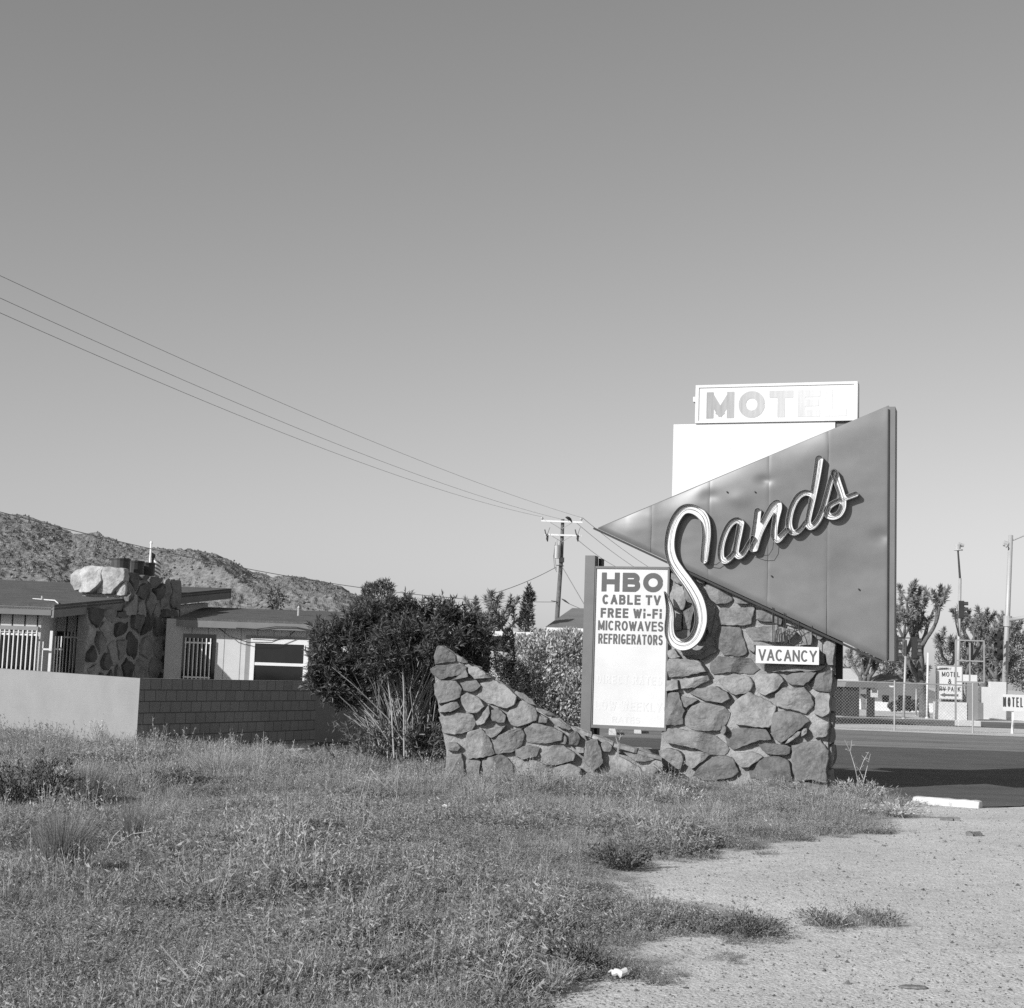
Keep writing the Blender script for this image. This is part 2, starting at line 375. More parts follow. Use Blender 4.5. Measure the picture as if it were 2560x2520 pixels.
# stones on the shaded right end of the pillar
u1 = SIGN.uv(2075, 1800, 0)[0]
endf = Frame(SIGN.at(u1, 0, 0), 0); endf.n = SIGN.r.copy(); endf.r = -SIGN.n
mb = MB(); rg = random.Random(5); z = .05; i = 0
while z < 2.3:
    hh = rg.uniform(.22, .36); u = .03
    for ww in ((.21, .24) if rg.random() < .6 else (.45,)):
        stone(mb, [(u, z), (u + ww - .02, z + rg.uniform(-.03, .03)), (u + ww - .03, z + hh - .03), (u + .02, z + hh - rg.uniform(.02, .06))], lambda a, b, o: endf.at(a, b, o), .05, 900 + i, rg.uniform(.7, 1.1)); i += 1; u += ww
    z += hh
mb.build('end_stones', MT['stone'], pillar)

# ---- low sloping wall: runs left from the pillar
LOW = Frame(P(1380, 1850, 23.55), R(4))
low = empty('sloping_stone_wall', LOW.at(-.8, 0, -.2), 'low flagstone wall sloping down to the right in front of the dark bush', 'wall')
co = [(1096, 1622), (1128, 1636), (1160, 1662), (1230, 1704), (1330, 1770), (1345, 1782), (1420, 1822), (1475, 1846), (1530, 1866), (1545, 1885), (1600, 1898), (1655, 1900), (1660, 1995), (1112, 1995), (1116, 1880), (1102, 1800), (1092, 1740), (1086, 1680)]
mb = MB(); rough_prism(mb, [LOW.uv(x, y, 0) for x, y in co], LOW, -.36, 0); mb.build('mortar_core', MT['mortar'], low)
masonry(LW, LOW, 'stonework', low, MT['stone'], 4, hs=(.08, .15), tones=(.66, 1.15))
# capping stones lying along the slope
mb = MB(); line = [LOW.uv(x, y, 0) for x, y in [(1100, 1618), (1165, 1660), (1235, 1702), (1335, 1768), (1425, 1818), (1535, 1862), (1655, 1896)]]
rg = random.Random(11); k = 0
for (ua, va), (ub, vb) in zip(line, line[1:]):
    n = 2; L = math.hypot(ub - ua, vb - va) / n; ang = math.atan2(vb - va, ub - ua)
    for j in range(n):
        t0 = (j + .02) / n; 
        ax, ay = math.cos(ang), math.sin(ang); nx, ny = -ay, ax
        bu, bv = ua + (ub - ua) * t0, va + (vb - va) * t0
        def plc(s, q, o, bu=bu, bv=bv, ax=ax, ay=ay, nx=nx, ny=ny): return LOW.at(bu + ax * s + nx * o, bv + ay * s + ny * o, -q)
        w0 = L * .94
        stone(mb, [(0, -.02), (w0, -.03 + rg.uniform(-.02, .02)), (w0 - .02, .36), (w0 * .5, .39), (.02, .35)], plc, .045, 1500 + k, rg.uniform(.9, 1.3)); k += 1
mb.build('capping_stones', MT['stone'], low)

# ------------------------------------------------------------------ lettering
def ms(field, lo, hi, xs, ys):
    """polygons of lo < field < hi on a grid, as (x, y) lists"""
    out = []
    ny, nx = field.shape
    ok = (np.minimum.reduce([field[:-1, :-1], field[1:, :-1], field[:-1, 1:], field[1:, 1:]]) < hi) & (np.maximum.reduce([field[:-1, :-1], field[1:, :-1], field[:-1, 1:], field[1:, 1:]]) > lo)
    for j, i in zip(*np.nonzero(ok)):
        poly = [(xs[i], ys[j], field[j, i]), (xs[i + 1], ys[j], field[j, i + 1]), (xs[i + 1], ys[j + 1], field[j + 1, i + 1]), (xs[i], ys[j + 1], field[j + 1, i])]
        for lim, sg in ((lo, 1), (hi, -1)):
            res = []
            for k in range(len(poly)):
                a, b2 = poly[k], poly[(k + 1) % len(poly)]; fa, fb = sg * (a[2] - lim), sg * (b2[2] - lim)
                if fa >= 0: res.append(a)
                if (fa >= 0) != (fb >= 0):
                    t = fa / (fa - fb); res.append(tuple(a[q] + (b2[q] - a[q]) * t for q in range(3)))
            poly = res
            if len(poly) < 3: break
        if len(poly) >= 3: out.append(poly)
    return out
def arc(cx, cy, rx, ry, a0, a1, n=14): return [(cx + rx * math.cos(R(a0 + (a1 - a0) * i / n)), cy + ry * math.sin(R(a0 + (a1 - a0) * i / n))) for i in range(n + 1)]
GL = {   # stroke skeletons in a unit box: (relative width, strokes)
 'A': (.95, [[(0, 0), (.5, 1)], [(.5, 1), (1, 0)], [(.2, .30), (.8, .30)]]), 'B': (.86, [[(0, 0), (0, 1)], [(0, 1), (.6, 1)] , arc(.6, .77, .34, .23, 90, -90), [(.6, .54), (0, .54)], arc(.66, .27, .34, .27, 90, -90), [(.66, 0), (0, 0)]]),
 'C': (.92, [arc(.5, .5, .5, .5, 42, 318, 26)]), 'D': (.9, [[(0, 0), (0, 1)], [(0, 1), (.45, 1)], arc(.45, .5, .55, .5, 90, -90), [(.45, 0), (0, 0)]]),
 'E': (.78, [[(0, 0), (0, 1)], [(0, 1), (1, 1)], [(0, .53), (.92, .53)], [(0, 0), (1, 0)]]), 'F': (.74, [[(0, 0), (0, 1)], [(0, 1), (1, 1)], [(0, .52), (.88, .52)]]),
 'G': (.98, [arc(.5, .5, .5, .5, 42, 318, 26), [(.58, .42), (1, .42)], [(1, .42), (1, .12)]]), 'H': (.9, [[(0, 0), (0, 1)], [(1, 0), (1, 1)], [(0, .52), (1, .52)]]), 'I': (0, [[(0, 0), (0, 1)]]),
 'K': (.92, [[(0, 0), (0, 1)], [(0, .4), (1, 1)], [(.32, .58), (1, 0)]]), 'L': (.72, [[(0, 0), (0, 1)], [(0, 0), (1, 0)]]), 'M': (1.1, [[(0, 0), (0, 1)], [(0, 1), (.5, .12)], [(.5, .12), (1, 1)], [(1, 1), (1, 0)]]),
 'N': (.9, [[(0, 0), (0, 1)], [(0, 1), (1, 0)], [(1, 0), (1, 1)]]), 'O': (1.0, [arc(.5, .5, .5, .5, 0, 360, 36)]), 'P': (.82, [[(0, 0), (0, 1)], [(0, 1), (.62, 1)], arc(.62, .73, .38, .27, 90, -90), [(.62, .46), (0, .46)]]),
 'R': (.9, [[(0, 0), (0, 1)], [(0, 1), (.6, 1)], arc(.6, .75, .36, .25, 90, -90), [(.6, .5), (0, .5)], [(.55, .5), (.98, 0)]]),
 'S': (.84, [arc(.5, .755, .47, .245, 25, 90, 8) + arc(.5, .755, .47, .245, 90, 245, 14) + [(.5, .52)] + arc(.5, .255, .5, .255, 62, -90, 14) + arc(.5, .255, .5, .255, -90, -158, 8)]),
 'T': (.86, [[(0, 1), (1, 1)], [(.5, 1), (.5, 0)]]), 'V': (.95, [[(0, 1), (.5, 0)], [(.5, 0), (1, 1)]]), 'W': (1.4, [[(0, 1), (.27, 0)], [(.27, 0), (.5, .9)], [(.5, .9), (.73, 0)], [(.73, 0), (1, 1)]]),
 'Y': (.92, [[(0, 1), (.5, .45)], [(1, 1), (.5, .45)], [(.5, .45), (.5, 0)]]), 'i': (0, [[(0, 0), (0, .50)], [(0, .93), (0, 1)]]), '-': (.34, [[(0, .34), (1, .34)]]),
 '&': (.95, [[(1, 0), (.22, .74)], arc(.45, .80, .26, .2, 200, -20, 12), [(.69, .73), (.2, .42)], arc(.36, .25, .36, .25, 140, 340, 14), [(.7, .17), (.95, .5)]]), ' ': (.35, [])}
def text_polys(s, W, H, wt, gap=.16):
    """block letters filling W x H metres with stroke wt * H: list of polygons"""
    w = wt * H; tot = sum(GL[c][0] for c in s); nst = sum(c != ' ' for c in s); gaps = gap * H * (len(s) - 1); k = (W - gaps - nst * w) / tot
    if k < .15 * H: gaps *= .5; k = (W - gaps - nst * w) / tot
    g = gaps / max(1, len(s) - 1); x0 = 0; out = []; h = H / 44
    for c in s:
        gw, strokes = GL[c]; wid = gw * k + (w if c != ' ' else 0)
        if strokes:
            xs = np.arange(-2 * h, wid + 2.5 * h, h); ys = np.arange(-2 * h, H + 2.5 * h, h); X, Y = np.meshgrid(xs, ys); fld = np.full(X.shape, -1.0)
            for st in strokes:
                p = [(w / 2 + x * gw * k, w / 2 + y * (H - w)) for x, y in st]; m = len(p)
                for i in range(m - 1):
                    (ax, ay), (bx, by) = p[i], p[i + 1]; L = math.hypot(bx - ax, by - ay)
                    if L < 1e-5: continue
                    dx, dy = (bx - ax) / L, (by - ay) / L; t = (X - ax) * dx + (Y - ay) * dy; nn = np.abs((X - ax) * dy - (Y - ay) * dx)
                    if m > 2: e0 = 0 if i == 0 else w * .3; e1 = 0 if i == m - 2 else w * .3; ww = w
                    else: e0 = e1 = w / 2; ww = w
                    fld = np.maximum(fld, np.minimum(ww / 2 - nn, np.minimum(t + e0, L - t + e1)))
            fld = np.minimum(fld, np.minimum(np.minimum(Y, H - Y), np.minimum(X, wid - X) + (w * .12 if c in 'AVWYKR' else 0)))
            out += [[(x0 + q[0], q[1], q[2]) for q in poly] for poly in ms(fld, 0, 9, xs, ys)]
        x0 += wid + g
    return out
def lettering(s, fr, off, xl, xr, yt, yb, m, parent, bold=.2, name='lettering', slope=.034, thick=.004, space=.16):
    """letters of s fill photo box xl..xr, top yt and bottom yb at its left edge, on plane fr at off"""
    u0, v1 = fr.uv(xl, yt, off); u0b, v0 = fr.uv(xl, yb, off); u2, _ = fr.uv(xr, (yt + yb) / 2 + slope * (xr - xl), off)
    u0 = (u0 + u0b) / 2; mb = MB()
    for p in text_polys(s, u2 - u0, v1 - v0, bold, space):
        mb.add([fr.at(u0 + x, v0 + y, off + thick) for x, y, _ in p], [tuple(range(len(p)))])
        n_ = len(p)
        for i in range(n_):
            a, c = p[i], p[(i + 1) % n_]
            if abs(a[2]) < 1e-9 and abs(c[2]) < 1e-9: mb.add([fr.at(u0 + a[0], v0 + a[1], off - .001), fr.at(u0 + c[0], v0 + c[1], off - .001), fr.at(u0 + c[0], v0 + c[1], off + thick), fr.at(u0 + a[0], v0 + a[1], off + thick)], [(0, 1, 2, 3)])
    return mb.build(name, m, parent)

# ------------------------------------------------------------------ the big sign
OFF = .25
sign = empty('motel_sign', SIGN.at(.8, 1.9, -.2), 'big grey sheet metal triangle sign with raised script letters and white panels above', 'sign')
T = [SIGN.uv(1493, 1321, OFF), SIGN.uv(2222, 1013, OFF), SIGN.uv(2219, 1656, OFF)]
def top_v(u): return T[0][1] + (T[1][1] - T[0][1]) * (u - T[0][0]) / (T[1][0] - T[0][0])
def bot_v(u): return T[0][1] + (T[2][1] - T[0][1]) * (u - T[0][0]) / (T[2][0] - T[0][0])
seams = [T[0][0]] + [SIGN.uv(x, 1300, OFF)[0] for x in (1628, 1772, 1920, 2068)] + [T[1][0]]
for si in range(5):
    mb = MB(); ua, ub = seams[si], seams[si + 1]; g0 = .002 if si else 0
    nu = max(8, int((ub - ua) / .025)); nv = 110
    idx = {}
    vs = []; fs = []
    for i in range(nu + 1):
        s = i / nu; u = ua + g0 + (ub - ua - g0) * s; vb, vt = bot_v(u), top_v(u); Hh = max(vt - vb, 1e-3)
        for j in range(nv + 1):
            t = j / nv; v = vb + Hh * t; d = (1 - t) * Hh; e = t * Hh
            curl = max(0, 1 - d / .34)
            o = -.044 * curl ** 2 * (.55 + .6 * mnoise.noise(Vector((u * 1.6, si * 3.1, 0)))+ .25 * s) * min(1, Hh / .4)
            o -= .02 * max(0, 1 - e / .10) ** 2
            q = Vector((u * .55 + 3, v * 1.0, 1.7 + si * .8))
            o += .016 * mnoise.noise(q) + .005 * mnoise.noise(q * 2.7) + .002 * mnoise.noise(q * 6.5)
            o -= .0022 * max(0, 1 - min(s, 1 - s) * (ub - ua) / .03)          # sheet dips at its seams
            for (du, dv, am, rr) in ((SIGN.uv(1775, 1240, OFF) + (-.016, .09)), (SIGN.uv(1910, 1200, OFF) + (-.02, .07)), (SIGN.uv(2205, 1340, OFF) + (-.03, .1)), (SIGN.uv(1980, 1330, OFF) + (.012, .2)), (SIGN.uv(2130, 1420, OFF) + (-.012, .3)), (SIGN.uv(1850, 1245, OFF) + (.014, .12))):
                r2 = ((u - du) / 1.6) ** 2 + (v - dv) ** 2
                if r2 < rr * rr * 6: o += am * math.exp(-r2 / (rr * rr))
            vs.append(SIGN.at(u, v, OFF + o - .01 + (.003 if si % 2 else 0)))
    for i in range(nu):
        for j in range(nv):
            a = i * (nv + 1) + j; fs.append((a, a + nv + 1, a + nv + 2, a + 1))
    mb.add(vs, fs); mb.build('sheet_panel', MT['sign_paint'], sign, smooth=True)
TH = .55
mb = MB()       # box behind the sheets
tri = [(T[0][0] + .02, T[0][1]), (T[2][0] - .005, T[2][1] + .012), (T[1][0] - .005, T[1][1] - .03)]
mb.prism([SIGN.at(u, v - (.06 if i == 2 else 0), OFF - .10) for i, (u, v) in enumerate(tri)], SIGN.n * -(TH - .10)); mb.build('cabinet', MT['sign_paint'], sign)
mb = MB()       # dark lower lip and edge strip
def strip(a, b, w, o0, o1, side):
    d = Vector((b[0] - a[0], b[1] - a[1])).normalized(); nn = Vector((d.y, -d.x)) * side * w
    q = [a, b, (b[0] + nn.x, b[1] + nn.y), (a[0] + nn.x, a[1] + nn.y)]
    mb.hexa([SIGN.at(u, v, o0) for u, v in q], [SIGN.at(u, v, o1) for u, v in q])
strip((T[0][0] - .06, T[0][1] + .02), (T[2][0], T[2][1] - .02), .032, OFF - .1, OFF - .012, 1)
strip((T[1][0] - .015, T[1][1] - .06), (T[2][0] - .015, T[2][1] + .05), .022, OFF - .06, OFF + .004, -1)
mb.build('edge_trim', MT['dark_trim'], sign)
mb = MB(); strip((T[0][0], T[0][1] + .004), (T[1][0], T[1][1] - .006), -.018, OFF - .14, OFF - .075, 1)
strip((T[1][0] + .004, T[1][1] - .02), (T[2][0] + .004, T[2][1] + .02), .09, OFF - .45, OFF - .02, -1)
mb.build('side_flashing', MT['grey_frame'], sign)
for x, y in ((1818, 1230), (1888, 1230), (1929, 1440), (2147, 1473)):
    mb = MB(); u, v = SIGN.uv(x, y, OFF)
    ring = [SIGN.at(u + .012 * math.cos(q), v + .012 * math.sin(q), OFF + .02) for q in np.linspace(0, 6.283, 10, endpoint=False)]
    mb.prism(ring, SIGN.n * -.05); mb.build('bolt_hole', MT['dark_trim'], sign)
# white panels behind the triangle's top edge
W0 = .08
ul, vt = SIGN.uv(1684, 1061, W0); ur = SIGN.uv(2088, 1056, W0)[0]; vb = SIGN.uv(1684, 1262, W0)[1]
mb = MB(); mb.fbox(SIGN, ul, ur, vb, vt, -.2, W0); pan = mb.build('white_panel', MT['white_panel'], sign)
ul, vt = SIGN.uv(1741, 967, W0 + .02); ur = SIGN.uv(2143, 957, W0 + .02)[0]; vb = SIGN.uv(1740, 1057, W0 + .02)[1]
bx = MB(); bx.fbox(SIGN, ul, ur, vb, vt, -.16, W0 + .02); box = bx.build('motel_box', MT['white_panel'], sign)
mb = MB(); fw = .045
mb.fbox(SIGN, ul - .008, ur + .008, vt - .02, vt + .022, -.17, W0 + .036); mb.fbox(SIGN, ul - .008, ur + .008, vb - .01, vb + .028, -.17, W0 + .034)
mb.fbox(SIGN, ul - .01, ul + fw, vb + .028, vt - .02, -.17, W0 + .035); mb.fbox(SIGN, ur - fw, ur + .01, vb + .028, vt - .02, -.17, W0 + .035)
mb.fbox(SIGN, ul - .05, ul - .01, vt - .24, vt - .16, -.05, W0 + .02)
mb.build('box_frame', MT['white_panel'], box)
mb = MB(); u, v = SIGN.uv(2088, 1054, W0); mb.fbox(SIGN, u, u + .22, v - .3, v + .0, -.15, W0 - .03); mb.build('bracket', MT['grey_frame'], sign)
# faded MOTEL: the paint is gone toward the right and bottom
fm = mat('faded_paint', .5, .6, .05); n = fm.node_tree; b = n.nodes['Principled BSDF']
geo = n.nodes.new('ShaderNodeTexCoord'); sx = n.nodes.new('ShaderNodeSeparateXYZ'); n.links.new(geo.outputs['Object'], sx.inputs[0])
MXL = SIGN.at(ul + .1, 0, 0).x; MXR = SIGN.at(ur - .1, 0, 0).x
mr = n.nodes.new('ShaderNodeMapRange'); mr.inputs['From Min'].default_value = MXL; mr.inputs['From Max'].default_value = MXL + (MXR - MXL) * 1.0; mr.inputs['To Min'].default_value = 0; mr.inputs['To Max'].default_value = 1
n.links.new(sx.outputs['X'], mr.inputs['Value'])
mp = n.nodes.new('ShaderNodeMapping'); mp.inputs['Scale'].default_value = (26, 26, 2.2); n.links.new(geo.outputs['Object'], mp.inputs[0])
nz = n.nodes.new('ShaderNodeTexNoise'); nz.inputs['Scale'].default_value = 1; nz.inputs['Detail'].default_value = 4; n.links.new(mp.outputs[0], nz.inputs['Vector'])
ma = n.nodes.new('ShaderNodeMath'); ma.operation = 'MULTIPLY_ADD'; ma.inputs[1].default_value = .5; n.links.new(nz.outputs['Fac'], ma.inputs[0]); n.links.new(mr.outputs[0], ma.inputs[2])
m3 = n.nodes.new('ShaderNodeMapRange'); m3.inputs['From Min'].default_value = .2; m3.inputs['From Max'].default_value = 1.1; m3.inputs['To Min'].default_value = .24; m3.inputs['To Max'].default_value = .56
n.links.new(ma.outputs[0], m3.inputs['Value']); n.links.new(m3.outputs[0], b.inputs['Base Color'])
lettering('MOTEL', SIGN, W0 + .02, 1450 + 720 / 2.2753, 1450 + 1515 / 2.2753, 900 + 184 / 2.2753, 900 + 333 / 2.2753, fm, box, bold=.27, slope=-.027, space=.17)
# ---- channel letters
def smooth_path(pts, n=9):
    """Catmull-Rom through (x, y, w)"""
    p = [np.array(q, float) for q in pts]; p = [2 * p[0] - p[1]] + p + [2 * p[-1] - p[-2]]; out = []
    for i in range(1, len(p) - 2):
        for k in range(n):
            t = k / n; a, b2, c, d = p[i - 1:i + 3]
            out.append(.5 * (2 * b2 + (c - a) * t + (2 * a - 5 * b2 + 4 * c - d) * t * t + (3 * b2 - a - 3 * c + d) * t ** 3))
    out.append(p[-2]); return out
def channel(name, strokes, tubes, seed):
    """strokes: lists of (px, py, width px) along the centre line of the letter's front rim"""
    D0, D1 = OFF + .025, OFF + .128; k = 23.5 / 3800
    segs = []
    for st in strokes:
        sp = smooth_path(st); q = [SIGN.uv(x, y, D1) + (w * k / 2,) for x, y, w in sp]; segs += list(zip(q, q[1:]))
    us = [s[i][0] for s in segs for i in (0, 1)]; vs_ = [s[i][1] for s in segs for i in (0, 1)]
    h = .0085; xs = np.arange(min(us) - .15, max(us) + .15, h); ys = np.arange(min(vs_) - .15, max(vs_) + .15, h)
    X, Y = np.meshgrid(xs, ys); fld = np.full(X.shape, -1.0)
    for a, b2 in segs:
        ax, ay, aw = a; bx_, by, bw = b2; dx, dy = bx_ - ax, by - ay; L = dx * dx + dy * dy + 1e-12
        t = np.clip(((X - ax) * dx + (Y - ay) * dy) / L, 0, 1)
        fld = np.maximum(fld, aw + (bw - aw) * t - np.hypot(X - ax - dx * t, Y - ay - dy * t))
    WT = .006
    mb = MB()
    def put(polys, o):
        for p in polys:
            mb.add([SIGN.at(x, y, o) for x, y, _ in p], [tuple(range(len(p)))])
    put(ms(fld, WT * .5, 9, xs, ys), D0 + .032)
    plate = mb.build('letter_face', MT['channel_white'], None)
    mb = MB(); put(ms(fld, 0, WT, xs, ys), D1)
    for lim in (0, WT):
        for p in ms(fld, lim, 9, xs, ys):
            n_ = len(p)
            for i in range(n_):
                a, b2 = p[i], p[(i + 1) % n_]
                if abs(a[2] - lim) < 1e-9 and abs(b2[2] - lim) < 1e-9:
                    mb.add([SIGN.at(a[0], a[1], D0), SIGN.at(b2[0], b2[1], D0), SIGN.at(b2[0], b2[1], D1), SIGN.at(a[0], a[1], D1)], [(0, 1, 2, 3)])
    wall = mb.build(name, MT['letter_return'], sign)
    attach(plate, wall)
    mb = MB(); rg = random.Random(seed)
    for st in tubes:
        sp = smooth_path(st, 6); pts = []
        for i, (x, y, off) in enumerate(sp):
            a = np.array(sp[max(0, i - 1)][:2]); b2 = np.array(sp[min(len(sp) - 1, i + 1)][:2]); d = (b2 - a) / (np.hypot(*(b2 - a)) + 1e-9)
            xx, yy = x - d[1] * off, y + d[0] * off; u, v = SIGN.uv(xx, yy, D1 - .05); pts.append(SIGN.at(u, v, D1 - .05 + rg.uniform(-.004, .004)))
        mb.tube(pts, .0034, 6)
    t_ = mb.build('neon_tube', MT['neon_glass'], None, smooth=True); attach(t_, wall)
    return wall
def zz(pts, ox, oy, s): return [(ox + x / s, oy + y / s, w / s) for x, y, w in pts]
def za(pts): return zz(pts, 1780, 1120, 4.835)
S_ = zz([(413,1035,66),(424,930,74),(434,800,78),(418,690,84),(370,622,88),(300,592,84),(235,602,84),(180,660,86),(138,750,88),(116,860,90),(118,960,92),(145,1050,94),(195,1130,96),(255,1210,98),(315,1300,104),(360,1390,108),(384,1490,108),(382,1590,106),(345,1690,104),(285,1752,98),(220,1768,96),(160,1745,92),(122,1690,88),(112,1610,82),(118,1520,74),(112,1440,58),(92,1370,34),(70,1310,8)], 1640, 1100, 3.4536)
def neon(st, offs): return [[(x, y, w * o) for x, y, w in st] for o in offs]
channel('script_letter', [S_], neon(S_, (-.05, .26)), 1)
a1 = za([(345,885,70),(296,870,76),(232,904,80),(174,988,80),(128,1110,80),(104,1230,82),(112,1332,82),(162,1362,76),(225,1318,68),(275,1250,62)])
a2 = za([(348,905,84),(325,1030,82),(297,1170,78),(287,1265,78),(328,1308,72),(388,1258,66),(436,1170,60),(488,1080,50)])
n1 = za([(552,765,88),(540,870,90),(522,1000,92),(502,1130,90),(494,1215,86)])
n2 = za([(515,1215,80),(560,1055,84),(612,930,90),(680,800,96),(742,700,98),(790,668,92),(800,730,88),(775,840,84),(755,960,80),(752,1070,82),(790,1105,84),(850,1050,72),(905,985,60)])
d1 = za([(1185,548,70),(1122,538,76),(1046,580,78),(982,680,78),(942,800,78),(928,918,80),(958,1005,76),(1015,1020,66),(1072,975,62),(1130,895,58)])
d2 = za([(1294,135,100),(1270,300,96),(1240,470,90),(1208,640,80),(1175,790,74),(1158,895,74),(1180,950,78),(1228,935,76),(1285,865,74),(1335,755,72),(1375,620,72),(1415,470,70),(1450,345,62),(1472,285,60)])
s1 = za([(1474,292,90),(1498,360,88),(1524,440,86),(1555,530,84),(1580,625,82),(1574,725,82),(1530,800,82),(1465,828,80),(1402,812,78),(1388,760,76),(1422,700,72),(1490,655,66),(1570,622,64),(1650,588,66),(1735,556,68)])
channel('script_letter', [a1, a2], neon(a1, (-.15, .2)) + neon(a2, (-.1, .22)), 2)
channel('script_letter', [n1, n2], neon(n1, (.1,)) + neon(n2, (.18,)), 3)
channel('script_letter', [d1, d2], neon(d1, (-.15, .2)) + neon(d2, (-.12, .2)), 4)
channel('script_letter', [s1], neon(s1, (-.12, .2)), 5)
def signline(pts, off): return [SIGN.at(*SIGN.uv(x, y, off), off) for x, y in pts]
mb = MB(); mb.tube(signline([(1762, 1403), (1775, 1410), (1790, 1412), (1800, 1405)], OFF + .08), .006, 5)
mb.build('feed_wire', MT['wire_dark'], sign); mb = MB(); mb.tube(signline([(1876, 1381), (1900, 1389), (1922, 1388), (1932, 1372), (1936, 1340), (1936, 1290)], OFF + .10), .005, 5)
mb.build('feed_wire', MT['wire_dark'], sign)
mb = MB(); u, v = SIGN.uv(2094, 1600, -.3); mb.fbox(SIGN, u - .02, u + .08, v - .6, v + .05, -.35, -.25)
mb.fbox(SIGN, u - .1, u + .2, v - .02, v + .06, -.24, .0); mb.build('support_post', MT['dark_trim'], sign)

# ---- vacancy board hung from the triangle
vac = empty('vacancy_sign', SIGN.at(*SIGN.uv(1970, 1640, .25), .25), 'small white VACANCY sign hung by thin rods in front of the stone pillar', 'sign')
VO = .265
ul, vt = SIGN.uv(1889.8, 1613.8, VO); ur = SIGN.uv(2047.5, 1620, VO)[0]; vb = SIGN.uv(1889.8, 1657.5, VO)[1]
mb = MB(); mb.fbox(SIGN, ul, ur, vb, vt, VO - .07, VO); mb.build('board', MT['white_panel'], vac)
lettering('VACANCY', SIGN, VO, 1650 + 937 / 3.808, 1650 + 1493 / 3.808, 1500 + 466 / 3.808, 1500 + 576 / 3.808, MT['letter_grey'], vac, bold=.155, slope=.02, space=.09)
for x in (1931.5, 1935, 1960, 1964, 2030):
    mb = MB()
    yb_ = 1616; yt_ = 1321 + (x - 1493) * .4595 + 2
    mb.tube(signline([(x, yt_ - 6), (x + .3, yb_)], VO - .03), .006, 5); mb.build('hanging_rod', MT['wire_dark'], vac)
mb = MB()      # the dead neon NO above the board
q = lambda pts: signline([(1600 + x / 3.1733, 1400 + y / 3.1733) for x, y in pts], VO - .02)
mb.tube(q([(1072, 660), (1078, 560), (1118, 540), (1122, 660)]), .008, 5); mb.tube(q([(1080, 640), (1110, 545)]), .006, 5)
mb.tube(q([(1130, 655), (1128, 580), (1150, 565), (1168, 590), (1166, 650), (1140, 665)]), .008, 5)
mb.tube(q([(1190, 660), (1185, 610), (1215, 570), (1262, 555), (1282, 600), (1286, 660), (1230, 668), (1190, 660)]), .009, 5)
mb.tube(q([(1200, 640), (1240, 600), (1275, 640), (1200, 645)]), .007, 5); mb.tube(q([(1160, 560), (1210, 575), (1270, 550), (1310, 545)]), .006, 5)
mb.tube(q([(1190, 470), (1255, 540), (1280, 560)]), .005, 5); mb.tube(q([(1258, 480), (1262, 560)]), .005, 5)
mb.build('neon_tube', MT['dark_metal'], vac)

# ---- amenity board and its posts
BRD = SIGN; BO = .06
hbo = empty('amenity_board', SIGN.at(SIGN.uv(1570, 1800, BO)[0], 0, 0), 'tall white board listing CABLE TV and FREE Wi-Fi between grey posts', 'sign')
ul, vt = SIGN.uv(1493, 1421, BO); ur = SIGN.uv(1672, 1427, BO)[0]; vb = SIGN.uv(1479, 1811, BO)[1]
ulb = SIGN.uv(1479, 1811, BO)[0]; ul = (ul + ulb) / 2; ur = (ur + SIGN.uv(1659, 1818, BO)[0]) / 2
mb = MB(); mb.fbox(SIGN, ul, ur, vb, vt, -.03, BO); mb.build('board', MT['board_white'], hbo)
mb = MB(); g = .028
mb.fbox(SIGN, ul - .02, ur + g, vt, vt + .035, -.06, BO + .02); mb.fbox(SIGN, ul - .02, ur + g, vb - .05, vb, -.06, BO + .02)
mb.fbox(SIGN, ur, ur + .03, vb, vt, -.06, BO + .02); mb.fbox(SIGN, ul - .02, ul, vb, vt, -.06, BO + .02)
mb.build('board_frame', MT['grey_frame'], hbo)
mb = MB(); ztop = SIGN.uv(1480, 1389, BO)[1]; mb.fbox(SIGN, ul - .185, ul - .022, -.1, ztop, -.12, BO + .03); mb.build('post', MT['grey_frame'], hbo)
mb = MB(); mb.fbox(SIGN, ur + .035, ur + .085, -.1, vt - .05, -.14, -.05); mb.build('post', MT['dark_trim'], hbo)
mb = MB(); mb.fbox(SIGN, ul - .02, ul + .03, -.1, ztop - .03, -.3, -.13); mb.build('post', MT['dark_trim'], hbo)
def Z7(x, y): return 1300 + x / 3.868, 1250 + y / 3.868
for s, xl, xr, yt, yb, bo, sp in (('HBO', 790, 1382, 700, 884, .27, .16), ('CABLE TV', 797, 1360, 913, 1008, .225, .17), ('FREE Wi-Fi', 780, 1370, 1043, 1136, .225, .17), ('MICROWAVES', 755, 1386, 1163, 1258, .18, .10), ('REFRIGERATORS', 757, 1380, 1290, 1388, .165, .085)):
    a, b2 = Z7(xl, yt); c, d = Z7(xr, yb)
    lettering(s, SIGN, BO, a, c, b2, d, MT['letter_grey'], hbo, bold=bo, slope=.031, space=sp)
for s, xl, xr, yt, yb in (('DIRECT RATES', 1492, 1655, 1686, 1708), ('LOW WEEKLY', 1488, 1655, 1751, 1774), ('RATES', 1530, 1600, 1790, 1806)):
    lettering(s, SIGN, BO, xl, xr, yt, yb, MT['ghost'], hbo, bold=.18, name='ghost_lettering', slope=.035, thick=.002)
